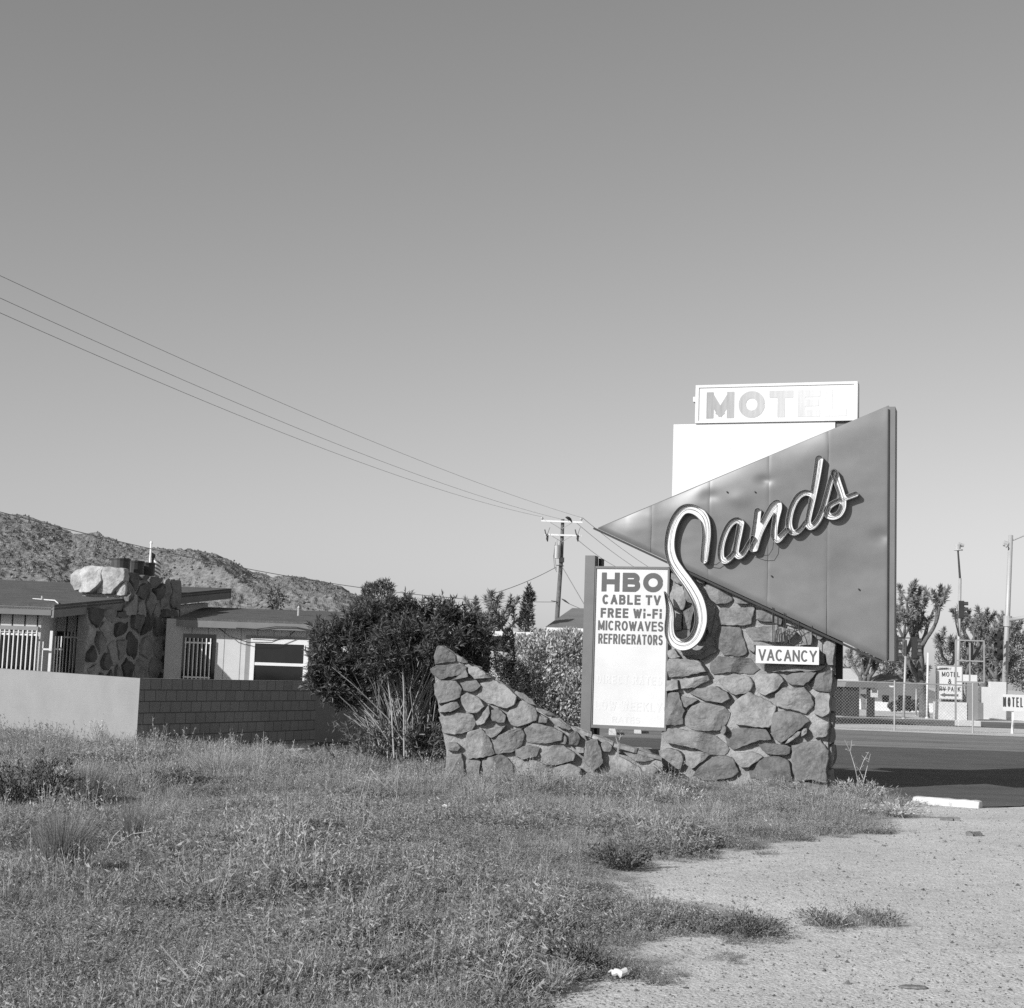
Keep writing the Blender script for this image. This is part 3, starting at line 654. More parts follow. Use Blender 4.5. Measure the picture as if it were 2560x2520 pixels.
# ------------------------------------------------------------------ ground, asphalt, road
def inside(poly, x, y):
    x = np.asarray(x, float); y = np.asarray(y, float); c = np.zeros(x.shape, bool); n = len(poly)
    for i in range(n):
        (xa, ya), (xb, yb) = poly[i], poly[(i + 1) % n]
        if ya == yb: continue
        t = ((ya > y) != (yb > y)) & (x < (xb - xa) * (y - ya) / (yb - ya) + xa); c ^= t
    return c
def edge_dist(poly, x, y):
    d = np.full(np.shape(x), 1e9); n = len(poly)
    for i in range(n):
        (ax, ay), (bx, by) = poly[i], poly[(i + 1) % n]; dx, dy = bx - ax, by - ay; L = dx * dx + dy * dy + 1e-12
        t = np.clip(((x - ax) * dx + (y - ay) * dy) / L, 0, 1); d = np.minimum(d, np.hypot(x - ax - dx * t, y - ay - dy * t))
    return np.where(inside(poly, x, y), d, -d)
def g2(px, py): p = GP(px, py); return (p.x, p.y)
def vnoise(x, y, s, seed=0):
    """cheap smooth value noise, vectorised"""
    x = np.asarray(x) * s + seed * 17.3; y = np.asarray(y) * s + seed * 9.1; xi = np.floor(x); yi = np.floor(y); fx = x - xi; fy = y - yi
    fx = fx * fx * (3 - 2 * fx); fy = fy * fy * (3 - 2 * fy)
    def h(a, b):
        v = np.sin(a * 127.1 + b * 311.7 + seed * 74.7) * 43758.5453; return v - np.floor(v)
    return (h(xi, yi) * (1 - fx) + h(xi + 1, yi) * fx) * (1 - fy) + (h(xi, yi + 1) * (1 - fx) + h(xi + 1, yi + 1) * fx) * fy
ASPH = [g2(2272, 2004), g2(2300, 2008), g2(2380, 2014), g2(2462, 2019), g2(2570, 2014), (12, 21.6), (30, 22), (70, 24), (70, 40.5), (14, 40), (4, 40.6), (-3.9, 41), (-3.9, 28.2), (-3.2, 26.9), (-1.5, 26.2), (1.5, 25.4), (4.4, 24.0), (5.0, 22.9)]
OLD = [(70, 40.5), (14, 40), (4, 40.6), (-3.9, 41), (-3.9, 54.5), (10, 55.2), (14, 54), (22, 52.6), (70, 52)]
FIELD = [g2(1380, 2540), g2(1450, 2505), g2(1590, 2450), g2(1640, 2405), g2(1560, 2385), g2(1700, 2350), g2(1790, 2325), g2(1700, 2275), g2(1610, 2235), g2(1480, 2200), g2(1560, 2178), g2(1720, 2150), g2(1900, 2128), g2(2050, 2106), g2(2190, 2078), g2(2275, 2040), g2(2262, 2006),
         (5.0, 22.9), (4.4, 24.0), (1.5, 25.4), (-1.5, 26.0), (-3.0, 26.6), (-4.6, 28.3), (-5.6, 29.3), (-6.62, 27.0), (-12, 36), (-30, 60), (-40, 60), (-40, -6), (0.6, -6), (.5, 5.5)]
def gz(x, y):
    x = np.asarray(x, float); y = np.asarray(y, float)
    fm = np.clip(edge_dist(FIELD, x, y) / 2.5, 0, 1)
    z = fm * (.16 * (vnoise(x, y, .35, 1) - .5) + .07 * (vnoise(x, y, 1.1, 2) - .5))
    z += .02 * (vnoise(x, y, .8, 3) - .5) * np.clip(1 - (y - 24) / 4, 0, 1)
    a = np.clip(edge_dist(ASPH + [], x, y) / .15 + .3, 0, 1) + np.clip(edge_dist(OLD, x, y) / .15 + .3, 0, 1)
    z = z * (1 - np.clip(a, 0, 1)) - .03 * np.clip(a, 0, 1)
    near = np.exp(-((y - 23.2) / 1.2) ** 2) * np.clip((4.2 - x) / 2, 0, 1) * np.clip((x + 4) / 2, 0, 1)
    return z - .07 * near
def axis(lo, hi, h, far):
    c = list(np.arange(lo, hi + 1e-6, h)); s = h; a = lo; left = []
    while a > -far: s *= 1.25; a -= s; left.append(a)
    s = h; b = hi; right = []
    while b < far: s *= 1.25; b += s; right.append(b)
    return np.array(left[::-1] + c + right)
xs = axis(-15, 14, .12, 3500); ys = axis(4.5, 30, .12, 4000); ys = ys[ys > -60]
X, Y = np.meshgrid(xs, ys); Z = gz(X, Y)
me = bpy.data.meshes.new('ground'); ny, nx = X.shape
ii = np.arange(nx * ny).reshape(ny, nx); fc = np.stack([ii[:-1, :-1], ii[:-1, 1:], ii[1:, 1:], ii[1:, :-1]], -1).reshape(-1, 4)
me.from_pydata(np.stack([X, Y, Z], -1).reshape(-1, 3).tolist(), [], fc.tolist()); me.update()
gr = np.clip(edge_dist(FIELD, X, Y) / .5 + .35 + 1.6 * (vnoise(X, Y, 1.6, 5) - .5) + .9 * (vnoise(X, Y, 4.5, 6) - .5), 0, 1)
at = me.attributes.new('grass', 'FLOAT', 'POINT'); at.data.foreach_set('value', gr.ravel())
me.polygons.foreach_set('use_smooth', [True] * len(me.polygons))
ground = bpy.data.objects.new('ground', me); COL.objects.link(ground); tag(ground, 'pale sandy desert ground with darker soil under the weeds', 'ground', kind='structure')
gm = mat('sand', .63, .95, .13, .5, .7, 34, spec=.08, fine=.13); n = gm.node_tree; b = n.nodes['Principled BSDF']
src = b.inputs['Base Color'].links[0].from_socket
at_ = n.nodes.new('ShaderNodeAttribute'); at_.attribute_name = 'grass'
tc = n.nodes.new('ShaderNodeTexCoord')
def gnoise(scale, a, bb, lo, hi, kind='ShaderNodeTexNoise'):
    q = n.nodes.new(kind); q.inputs['Scale'].default_value = scale; n.links.new(tc.outputs['Object'], q.inputs['Vector'])
    r = n.nodes.new('ShaderNodeMapRange'); r.inputs['From Min'].default_value = a; r.inputs['From Max'].default_value = bb; r.inputs['To Min'].default_value = lo; r.inputs['To Max'].default_value = hi
    n.links.new(q.outputs['Distance' if 'Vor' in kind else 'Fac'], r.inputs['Value']); return r.outputs[0]
def mth(op, x, y):
    q = n.nodes.new('ShaderNodeMath'); q.operation = op
    for i, s in enumerate((x, y)):
        if isinstance(s, (int, float)): q.inputs[i].default_value = s
        else: n.links.new(s, q.inputs[i])
    return q.outputs[0]
v = mth('MULTIPLY', src, gnoise(9, .35, .65, .90, 1.08)); v = mth('MULTIPLY', v, gnoise(22, .12, .3, .74, 1.0, 'ShaderNodeTexVoronoi'))
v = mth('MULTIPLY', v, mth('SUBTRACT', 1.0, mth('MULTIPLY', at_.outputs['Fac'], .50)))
n.links.new(v, b.inputs['Base Color']); me.materials.append(gm)
def sheet(name, poly, z, m, label, jag=.06, seed=1):
    bm = bmesh.new(); pts = []
    rg = random.Random(seed)
    for i in range(len(poly)):
        a, c = poly[i], poly[(i + 1) % len(poly)]; L = math.hypot(c[0] - a[0], c[1] - a[1]); k = max(1, min(60, int(L / .25)))
        for j in range(k): pts.append((a[0] + (c[0] - a[0]) * j / k + rg.uniform(-jag, jag), a[1] + (c[1] - a[1]) * j / k + rg.uniform(-jag, jag)))
    f = bm.faces.new([bm.verts.new((x, y, z)) for x, y in pts]); bmesh.ops.triangulate(bm, faces=[f])
    bmesh.ops.recalc_face_normals(bm, faces=bm.faces)
    if bm.faces[:][0].normal.z < 0: bmesh.ops.reverse_faces(bm, faces=bm.faces)
    me = bpy.data.meshes.new(name); bm.to_mesh(me); bm.free(); o = bpy.data.objects.new(name, me); COL.objects.link(o); me.materials.append(m)
    return tag(o, label, 'pavement', kind='structure')
sheet('asphalt_drive', ASPH, .008, MT['asphalt'], 'dark newer asphalt of the motel drive')
sheet('old_asphalt', OLD, .004, MT['asphalt_old'], 'pale worn asphalt beyond the drive', seed=2)
sheet('highway', [(-120, 64), (200, 64.5), (200, 75.5), (-120, 75)], .012, MT['road_surface'], 'grey highway beyond the fence', .02, 3)
# painted stripe on the drive
mb = MB(); p, q = GP(1546, 1867), GP(1628, 1872); mb.hexa([(p.x, p.y - .1, .011), (q.x, q.y - .1, .011), (q.x, q.y + .1, .011), (p.x, p.y + .1, .011)], [(p.x, p.y - .1, .014), (q.x, q.y - .1, .014), (q.x, q.y + .1, .014), (p.x, p.y + .1, .014)])
tag(mb.build('painted_stripe', MT['paint_line']), 'thin pale parking stripe on dark asphalt seen under the board', 'marking', kind='structure')

# ------------------------------------------------------------------ hill
hill_px = [(-900, 1000), (-500, 1120), (-200, 1215), (0, 1272), (90, 1294), (181, 1327), (206, 1327), (239, 1329), (297, 1349), (362, 1367), (398, 1364), (434, 1374), (499, 1372), (543, 1385), (579, 1399), (633, 1428), (681, 1439), (731, 1437), (793, 1451), (855, 1468), (896, 1484), (930, 1500), (1000, 1535), (1080, 1580), (1200, 1630), (1400, 1680), (1700, 1700)]
hx = np.array([p[0] for p in hill_px]); hy = np.array([p[1] for p in hill_px])
pxs = np.linspace(-700, 1500, 560); rows = np.concatenate([np.linspace(330, 905, 150), np.linspace(915, 1150, 14)])
vs = []
def rid(x, y, s, sd): return 1 - np.abs(2 * vnoise(x, y, s, sd) - 1)
for Yd in rows:
    for px in pxs:
        py = np.interp(px, hx, hy); d = ray(px, py); cz = 1.6 + d.z / d.y * 900 if True else 0
        vs.append((d.x / d.y * Yd, Yd, cz))
V = np.array(vs); Xh, Yh, Ch = V[:, 0], V[:, 1], np.maximum(V[:, 2], 0)
t = np.clip((Yh - 330) / 570, 0, 1); prof = t ** 1.15
back = np.clip((Yh - 905) / 245, 0, 1)
gul = rid(Xh + .35 * Yh, Yh * .25, .016, 3) * .62 + rid(Xh, Yh * .5, .03, 4) * .25
Zh = Ch * prof * (1 - .7 * back)
Zh += (gul - .45) * 24 * np.sin(np.pi * np.clip(t, 0, 1)) * np.clip(Ch / 40, 0, 1)
rough = np.clip(Ch / 25, .15, 1) * np.clip(t * 3, 0, 1)
Zh += (vnoise(Xh, Yh, .09, 7) - .5) * 2.4 * rough + (vnoise(Xh, Yh, .25, 8) - .5) * 1.5 * rough + (vnoise(Xh, Yh, .6, 9) - .4) * 1.2 * rough - 1.2
me = bpy.data.meshes.new('hill'); nr, nc = len(rows), len(pxs); ii = np.arange(nr * nc).reshape(nr, nc)
fc = np.stack([ii[:-1, :-1], ii[:-1, 1:], ii[1:, 1:], ii[1:, :-1]], -1).reshape(-1, 4)
me.from_pydata(np.stack([Xh, Yh, Zh], -1).tolist(), [], fc.tolist()); me.update()
hill = bpy.data.objects.new('hill', me); COL.objects.link(hill); tag(hill, 'long rocky desert hill rising to the left behind the motel', 'hill', kind='structure')
hm = mat('hill_rock', .25, .95, .16, .02, 1.0, .35, spec=.05, coord='Object'); n = hm.node_tree; b = n.nodes['Principled BSDF']; src = b.inputs['Base Color'].links[0].from_socket; tc = n.nodes.new('ShaderNodeTexCoord')
for nd in n.nodes:
    if nd.type == 'BUMP': nd.inputs['Distance'].default_value = 2.0
v = mth('MULTIPLY', src, gnoise(.3, .42, .56, .82, 1.08)); v = mth('MULTIPLY', v, gnoise(.5, .12, .36, .7, 1.0, 'ShaderNodeTexVoronoi'))
n.links.new(v, b.inputs['Base Color']); me.materials.append(hm)
# boulders and brush speckling its slopes: one mass
vb = []; fb = []; tnb = []
rg = np.random.default_rng(4)
pk = rg.choice(len(V), 5200, p=(np.clip(Ch / 60, 0, 1) * (Yh < 910) * (Yh > 380)) / (np.clip(Ch / 60, 0, 1) * (Yh < 910) * (Yh > 380)).sum())
oct_ = [(1, 0, 0), (0, 1, 0), (-1, 0, 0), (0, -1, 0), (0, 0, 1), (0, 0, -.6)]; of = [(0, 1, 4), (1, 2, 4), (2, 3, 4), (3, 0, 4), (1, 0, 5), (2, 1, 5), (3, 2, 5), (0, 3, 5)]
for i in pk:
    s = rg.uniform(.35, 1.0); base = len(vb); x, y, z = Xh[i] + rg.uniform(-2, 2), Yh[i], Zh[i]
    for a in oct_: vb.append((x + a[0] * s * rg.uniform(.7, 1.4), y + a[1] * s * rg.uniform(.7, 1.4), z + a[2] * s * rg.uniform(.7, 1.2))); 
    tnb += [float(rg.choice((.6, .75, .95, 1.05)))] * 6
    fb += [tuple(base + k for k in f) for f in of]
mb = MB(); mb.add(vb, fb, tnb); defm('scrub', .24, .95, .2, .5, tone=True, spec=.05)
o = mb.build('hillside_scrub', MT['scrub']); tag(o, 'boulders and scrub dotted over the hill', 'scrub', kind='stuff')

# ------------------------------------------------------------------ block wall
def blocks(name, grey, joint, c2, bs=.8):
    m = mat(name, grey, .92, .07, 1.5, .3, 60, spec=.12); n = m.node_tree; b = n.nodes['Principled BSDF']; src = b.inputs['Base Color'].links[0].from_socket
    uvm = n.nodes.new('ShaderNodeUVMap'); br = n.nodes.new('ShaderNodeTexBrick'); n.links.new(uvm.outputs[0], br.inputs['Vector'])
    for k, val in (('Scale', 1), ('Mortar Size', .009), ('Mortar Smooth', .3), ('Bias', 0), ('Brick Width', .31), ('Row Height', .203)): br.inputs[k].default_value = val
    br.inputs['Color1'].default_value = (1, 1, 1, 1); br.inputs['Color2'].default_value = (c2, c2, c2, 1); br.inputs['Mortar'].default_value = (joint,) * 3 + (1,)
    mx = n.nodes.new('ShaderNodeMath'); mx.operation = 'MULTIPLY'; bw = n.nodes.new('ShaderNodeRGBToBW'); n.links.new(br.outputs['Color'], bw.inputs[0])
    n.links.new(bw.outputs[0], mx.inputs[0]); n.links.new(src, mx.inputs[1]); n.links.new(mx.outputs[0], b.inputs['Base Color'])
    bp = n.nodes.new('ShaderNodeBump'); bp.inputs['Strength'].default_value = bs; bp.inputs['Distance'].default_value = .012; n.links.new(br.outputs['Fac'], bp.inputs['Height']); bp.invert = True
    n.links.new(b.inputs['Normal'].links[0].from_socket, bp.inputs['Normal']); n.links.new(bp.outputs[0], b.inputs['Normal']); return m
BW_SMOOTH = blocks('block_paint', .30, .99, .985, .12); BW_RAW = blocks('block_raw', .36, .42, .86)
def leg(a, c, zt0, zt1, th, m, parent, name, z0=-.3, mitre=0, mitre_end=0):
    a, c = Vector((a[0], a[1], 0)), Vector((c[0], c[1], 0)); d = (c - a).normalized(); nrm = Vector((d.y, -d.x, 0)); L = (c - a).length
    q = [a, c, c - nrm * th - d * mitre_end, a - nrm * th + d * mitre]; vs = [(p.x, p.y, z0) for p in q] + [(q[0].x, q[0].y, zt0), (q[1].x, q[1].y, zt1), (q[2].x, q[2].y, zt1), (q[3].x, q[3].y, zt0)]
    fs = [(3, 2, 1, 0), (4, 5, 6, 7), (0, 1, 5, 4), (1, 2, 6, 5), (2, 3, 7, 6), (3, 0, 4, 7)]
    me = bpy.data.meshes.new(name); me.from_pydata(vs, [], fs); uv = me.uv_layers.new(name='UVMap')
    for p in me.polygons:
        for li in p.loop_indices:
            v = Vector(vs[me.loops[li].vertex_index]); s = (v - a).dot(d); uv.data[li].uv = (s, (v.z - zt0) + .203 * 8) if abs(p.normal.z) < .5 else (s, (v - a).dot(nrm) + .05)
    o = bpy.data.objects.new(name, me); COL.objects.link(o); me.materials.append(m); attach(o, parent); return o
C0 = P(350, 1700, 27.0); C1 = P(793, 1700, 32.4); CL = P(0, 1672, 31.0)
bw = empty('block_wall', (C0.x, C0.y, 0), 'chest high concrete block wall with a sunlit face and a shaded face', 'wall')
dl = (Vector((CL.x - C0.x, CL.y - C0.y))) * 2.0
leg((C0.x + dl.x, C0.y + dl.y), (C0.x, C0.y), 1.395, 1.285, .2, BW_SMOOTH, bw, 'sunlit_wall', mitre_end=.3)
leg((C0.x, C0.y), (C1.x, C1.y), 1.285, 1.285, .2, BW_RAW, bw, 'shaded_wall', mitre=.35)
leg((C1.x, C1.y), (C1.x + 1.75, C1.y + 1.85), 1.28, 1.28, .2, BW_SMOOTH, bw, 'return_wall')

# ------------------------------------------------------------------ motel office (left building)
office = empty('motel_office', P(136, 1700, 36), 'low motel building with dark shingle roof, barred windows and stone chimney', 'building')
E = P(136, 1512, 34.5); Rr = P(579, 1471, 44.0); e = Vector((Rr.x - E.x, Rr.y - E.y, 0)); LEN = e.length; e.normalize(); rise = (Rr.z - E.z) / LEN
FA = Frame(E, R(-4)); ne = Vector((e.y, -e.x, 0))
def rk(t, out, z): p = Vector((E.x, E.y, 0)) + e * t + ne * out; return Vector((p.x, p.y, z))
lft = FA.r * -15
top = [E.copy(), Rr.copy(), Rr + lft, E + lft]
mb = MB(); mb.hexa([p - Vector((0, 0, .05)) for p in top], top); roofA = mb.build('roof', MT['roof_shingle'], office)
mb = MB(); z = Vector((0, 0, 1))     # fascia boards: front eave and rake
def board(a, c, h, th, inward):
    inward = Vector(inward) * th; mb.hexa([a - z * h, c - z * h, c - z * h + inward, a - z * h + inward], [a, c, c + inward, a + inward])
dn = Vector((0, 0, -.053)); board(E + dn + lft, E + dn - FA.r * .06, .19, .05, (-FA.n.x, -FA.n.y, 0)); mb.build('eave_fascia', MT['fascia'], office)
mb = MB(); board(E + dn, Rr + dn, .24, .06, -ne); mb.build('rake_fascia', MT['fascia'], office)
mb = MB(); board(Rr + dn, Rr + dn + lft, .22, .06, FA.n); mb.hexa([p - z * .12 for p in top], [p - z * .07 for p in top]); mb.build('soffit', MT['fascia'], office)
# walls
WA = Frame(FA.at(0, 0, -.28), R(-4)); uR = WA.uv(222, 1620)[0]
WR = Frame(FA.at(0, 0, -1.95), R(-4)); uS = WA.uv(99, 1620)[0]; uRR = WR.uv(226, 1620)[0]
mb = MB(); mb.fbox(WA, -15, uS, -.1, 2.60, -1.8, 0); wallA = mb.build('front_wall', MT['siding'], office)
mb = MB(); a = rk(2.1, -.45, 0); c = rk(9.2, -.45, 0); mb.hexa([a, c, c - ne * .2, a - ne * .2], [p + z * q for p, q in ((a, 2.62), (c, 3.3), (c - ne * .2, 3.3), (a - ne * .2, 2.62))]); mb.build('end_wall', MT['siding'], office)
mb = MB(); mb.fbox(WR, uS - .2, uRR, -.1, 2.72, -.2, 0); wallR = mb.build('entry_wall', MT['siding'], office)
mb = MB()
for k in range(30):
    u = uS - .10 - k * .28
    if u > -13: mb.fbox(WA, u, u + .03, 1.9, 2.6, .001, .006)
mb.build('siding_groove', MT['dark_trim'], wallA); mb = MB()
for k in range(7): u = uRR - .36 - k * .24; mb.fbox(WR, u, u + .03, 1.9, 2.7, .001, .006)
mb.build('siding_groove', MT['dark_trim'], wallR)
mb = MB(); mb.fbox(WR, uRR - .30, uRR - .03, 0, 2.7, .002, .03); mb.build('corner_board', MT['siding'], wallR)
def win(fr, x0, x1, y0, y1, parent, name, o=.01, gm='dark_glass'):
    u0, v1 = fr.uv(x0, y0, o); u1 = fr.uv(x1, y0 + .034 * (x1 - x0), o)[0]; v0 = fr.uv(x0, y1, o)[1]
    mb = MB(); mb.fbox(fr, u0, u1, v0, v1, 0, o); return mb.build(name, MT[gm], parent), (u0, u1, v0, v1)
def bars(fr, x0, x1, yt, yb, n, parent, o, r=.013, rails=(.1,), name='window_bar', m='white_paint', post=None):
    u0, v1 = fr.uv(x0, yt, o); u1 = fr.uv(x1, yt + .034 * (x1 - x0), o)[0]; v0 = fr.uv(x0, yb, o)[1]
    mb = MB()
    for k in range(n):
        u = u0 + (u1 - u0) * k / (n - 1); mb.fbox(fr, u - r, u + r, v0, v1, o - r, o + r)
    g = mb.build(name, MT[m], parent)
    for q in rails: mb = MB(); mb.fbox(fr, u0 - .03, u1 + .03, v1 - q - .02, v1 - q + .02, o - r - .012, o - r + .004); attach(mb.build('bar_rail', MT[m], None), g)
    return g
win(WA, -160, 94, 1574, 1755, wallA, 'window'); win(WR, 108, 203, 1577, 1760, wallR, 'doorway')
mb = MB(); u0, v0 = WA.uv(-160, 1563, .02); u1 = WA.uv(96, 1572, .02)[0]; mb.fbox(WA, u0, u1, v0 - .04, v0 + .05, .001, .05); mb.build('window_trim', MT['trim_grey'], wallA)
bars(WA, -114, 92, 1569, 1750, 19, office, .16)
bars(WR, 162, 203, 1579, 1760, 6, office, .14, r=.011, rails=(.13,), name='gate_bar')
bars(WA, 139, 154, 1590, 1760, 3, office, -.3, r=.012, rails=(.3,), name='gate_bar')
mb = MB(); u, v = WA.uv(129, 1577, .2); mb.fbox(WA, u - .03, u + .03, 0, v, .15, .21); mb.fbox(WA, u - .16, u - .14, 0, v - .25, .27, .29); mb.fbox(WA, u - .16, u + .03, v - .44, v - .40, .275, .29); mb.build('open_gate', MT['white_paint'], office)
# chimney
CHF = Frame(E, 0); CHF.r = e; CHF.n = ne
def voronoi(u0, u1, v0, v1, n, seed, gap=.02):
    rg = random.Random(seed); pts = []
    while len(pts) < n:
        p = (rg.uniform(u0, u1), rg.uniform(v0, v1))
        if all(math.hypot(p[0] - q[0], (p[1] - q[1]) * 1.25) > .75 * math.sqrt((u1 - u0) * (v1 - v0) / n) for q in pts) or rg.random() < .004: pts.append(p)
    out = []
    for i, p in enumerate(pts):
        poly = [(u0, v0), (u1, v0), (u1, v1), (u0, v1)]
        for j, q in enumerate(pts):
            if i == j: continue
            mx, my = (p[0] + q[0]) / 2, (p[1] + q[1]) / 2; dx, dy = q[0] - p[0], q[1] - p[1]; L = math.hypot(dx, dy); mx -= dx / L * gap; my -= dy / L * gap; res = []
            for k in range(len(poly)):
                a, b2 = poly[k], poly[(k + 1) % len(poly)]; fa = (a[0] - mx) * dx + (a[1] - my) * dy; fb2 = (b2[0] - mx) * dx + (b2[1] - my) * dy
                if fa <= 0: res.append(a)
                if (fa <= 0) != (fb2 <= 0): t = fa / (fa - fb2); res.append((a[0] + (b2[0] - a[0]) * t, a[1] + (b2[1] - a[1]) * t))
            poly = res
            if len(poly) < 3: break
        if len(poly) >= 3: out.append(poly)
    return out
ch = MB(); up0, up1 = 3.26, 6.22
ch.fbox(CHF, 1.5, 5.98, -.1, 2.75, -.22, .02); ch.fbox(CHF, up0 + .05, up1 - .05, 2.6, 3.62, -1.15, .03); chim = ch.build('chimney', MT['mortar_dark'], office)
mb = MB(); rg = random.Random(21)
for i, p in enumerate(voronoi(1.52, 5.96, 0, 2.78, 44, 8, .075)): stone(mb, p, lambda u, v, o: CHF.at(u, v, o + .02), rg.uniform(.07, .15), 2000 + i, rg.choice((.4, .6, .8, 1.0, 1.25)), step=.09, jit=.035)
for i, p in enumerate(voronoi(up0, up1, 2.72, 3.74, 14, 9, .06)): stone(mb, p, lambda u, v, o: CHF.at(u, v, o + .05), rg.uniform(.07, .15), 2100 + i, rg.choice((.6, .8, 1.1, 1.3)), step=.09, jit=.035)
attach(mb.build('chimney_stone', MT['flagstone_dark'], None), chim)
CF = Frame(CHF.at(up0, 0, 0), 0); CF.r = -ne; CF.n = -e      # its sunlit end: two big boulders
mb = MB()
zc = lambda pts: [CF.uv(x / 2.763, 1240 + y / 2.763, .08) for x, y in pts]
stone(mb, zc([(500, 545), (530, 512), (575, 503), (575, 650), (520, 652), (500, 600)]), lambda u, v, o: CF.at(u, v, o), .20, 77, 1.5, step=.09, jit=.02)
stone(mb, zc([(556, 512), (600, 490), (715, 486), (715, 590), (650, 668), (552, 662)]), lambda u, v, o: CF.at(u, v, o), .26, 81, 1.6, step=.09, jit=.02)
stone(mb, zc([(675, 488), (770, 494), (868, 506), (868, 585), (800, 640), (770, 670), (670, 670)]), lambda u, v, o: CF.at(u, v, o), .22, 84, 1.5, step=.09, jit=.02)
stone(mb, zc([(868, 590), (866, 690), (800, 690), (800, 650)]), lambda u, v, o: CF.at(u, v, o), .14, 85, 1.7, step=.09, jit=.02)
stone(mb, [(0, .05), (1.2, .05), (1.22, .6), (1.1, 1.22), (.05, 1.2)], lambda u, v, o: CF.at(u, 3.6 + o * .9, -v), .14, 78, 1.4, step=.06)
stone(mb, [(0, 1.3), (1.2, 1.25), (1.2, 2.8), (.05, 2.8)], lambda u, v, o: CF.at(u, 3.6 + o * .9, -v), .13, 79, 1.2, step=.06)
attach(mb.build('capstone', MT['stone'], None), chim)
for t in (4.18, 4.96, 5.58):
    p = CHF.at(t, 0, -.62); mb = MB(); r0 = .235
    mb.tube([(p.x, p.y, 3.68), (p.x, p.y, 4.14)], r0, 18); mb.tube([(p.x, p.y, 4.12), (p.x, p.y, 4.16)], r0 + .012, 18); attach(mb.build('flue', MT['flue_metal'], None), chim)
# right wing
FB = Frame(P(640, 1552, 39.0), R(-3)); WB = Frame(FB.at(0, 0, -.36), R(-3))
uL = FB.uv(441, 1545)[0]; uRB = FB.uv(930, 1560)[0]; ze = FB.uv(640, 1551)[1]
ridge = P(750, 1526, 43.8).z
a, c = FB.at(uL, ze, 0), FB.at(uRB, ze, 0); c2, a2_ = FB.at(uRB, ridge, -4.8), FB.at(uL, ridge, -4.8)
mb = MB(); mb.hexa([p - z * .05 for p in (a, c, c2, a2_)], [a, c, c2, a2_])
b3, b4 = FB.at(uRB, ze, -9.6), FB.at(uL, ze, -9.6); mb.hexa([p - z * .05 for p in (a2_, c2, b3, b4)], [a2_ + z * .002, c2 + z * .002, b3, b4]); mb.build('roof', MT['roof_shingle'], office)
mb = MB(); board(a - z * .053, c - z * .053, .17, .05, (-FB.n.x, -FB.n.y, 0)); mb.build('eave_fascia', MT['fascia'], office)
mb = MB(); mb.fbox(WB, uL - .3, uRB - .4, -.1, ze - .02, -.2, 0); wallB = mb.build('front_wall', MT['siding'], office)
mb = MB()
for k in range(18):
    u = uL + .35 + k * .42; mb.fbox(WB, u, u + .018, 0, 2.6, .001, .004)
mb.build('siding_groove', MT['trim_grey'], wallB)
wn, (u0, u1, v0, v1) = win(WB, 458, 541, 1584, 1740, wallB, 'window')
bars(WB, 465, 527, 1594, 1740, 7, office, .13, rails=(.12, 1.0))
# sash window
u0, v1 = WB.uv(628, 1595, .03); u1 = WB.uv(773, 1600, .03)[0]; v0 = .55
mb = MB(); t_ = .11
for q in ((u0, u1, v1 - .13, v1), (u0, u1, v0, v0 + .1), (u0, u0 + t_, v0 + .1, v1 - .13), (u1 - t_ * 1.1, u1, v0 + .1, v1 - .13)): mb.fbox(WB, *q, .002, .06)
vm = WB.uv(642, 1656, .03)[1]; mb.fbox(WB, u0 + t_, u1 - t_, vm - .07, vm + .005, .002, .05); wf = mb.build('window_frame', MT['white_paint'], wallB)
mb = MB(); mb.fbox(WB, u0 + t_, u1 - t_, v0 + .1, vm - .07, .004, .02); mb.fbox(WB, u0 + t_, u1 - t_, vm, v1 - .13, .004, .025); attach(mb.build('pane', MT['dark_glass'], None), wf)
mb = MB(); mb.fbox(WB, u0 - .13, u0 - .003, v0, v1 + .06, .002, .03); mb.fbox(WB, u1 + .003, u1 + .13, v0, v1 + .06, .002, .03); mb.fbox(WB, u0 - .002, u1 + .002, v1 + .003, v1 + .06, .002, .03); attach(mb.build('window_surround', MT['trim_grey'], None), wf)
cab = lambda pts: (lambda mb: (mb.tube(pts, .012, 5), mb.build('slack_cable', MT['wire_dark'], office)))(MB())
cab([WB.at(*WB.uv(x, y, .2), .2) for x, y in ((545, 1568), (572, 1590), (620, 1606), (680, 1606), (725, 1588), (745, 1570))])
cab([FB.at(*FB.uv(x, y, .04), .04) for x, y in ((590, 1570), (640, 1573), (690, 1567), (740, 1568), (800, 1580))])
cab([CHF.at(t, zz_, .1) for t, zz_ in ((6.15, 3.2), (6.25, 2.9), (6.2, 2.6), (6.05, 2.4))])
mb = MB(); p = P(747, 1520, 41.5); mb.tube([p - z * .25, p], .035, 8); mb.tube([p, p + z * .06], [.05, .02], 8); mb.build('vent_pipe', MT['galv'], office)
mb = MB(); p = P(106, 1490, 36); mb.tube([p - z * .2, p], .03, 8); mb.build('vent_pipe', MT['galv'], office)
mb = MB(); pts = [P(x, y, Yd) for x, y, Yd in ((82, 1497, 36.2), (110, 1499, 36), (137, 1501, 35.2), (145, 1508, 33.4))]; mb.tube(pts, .014, 5); mb.build('roof_conduit', MT['white_paint'], office)
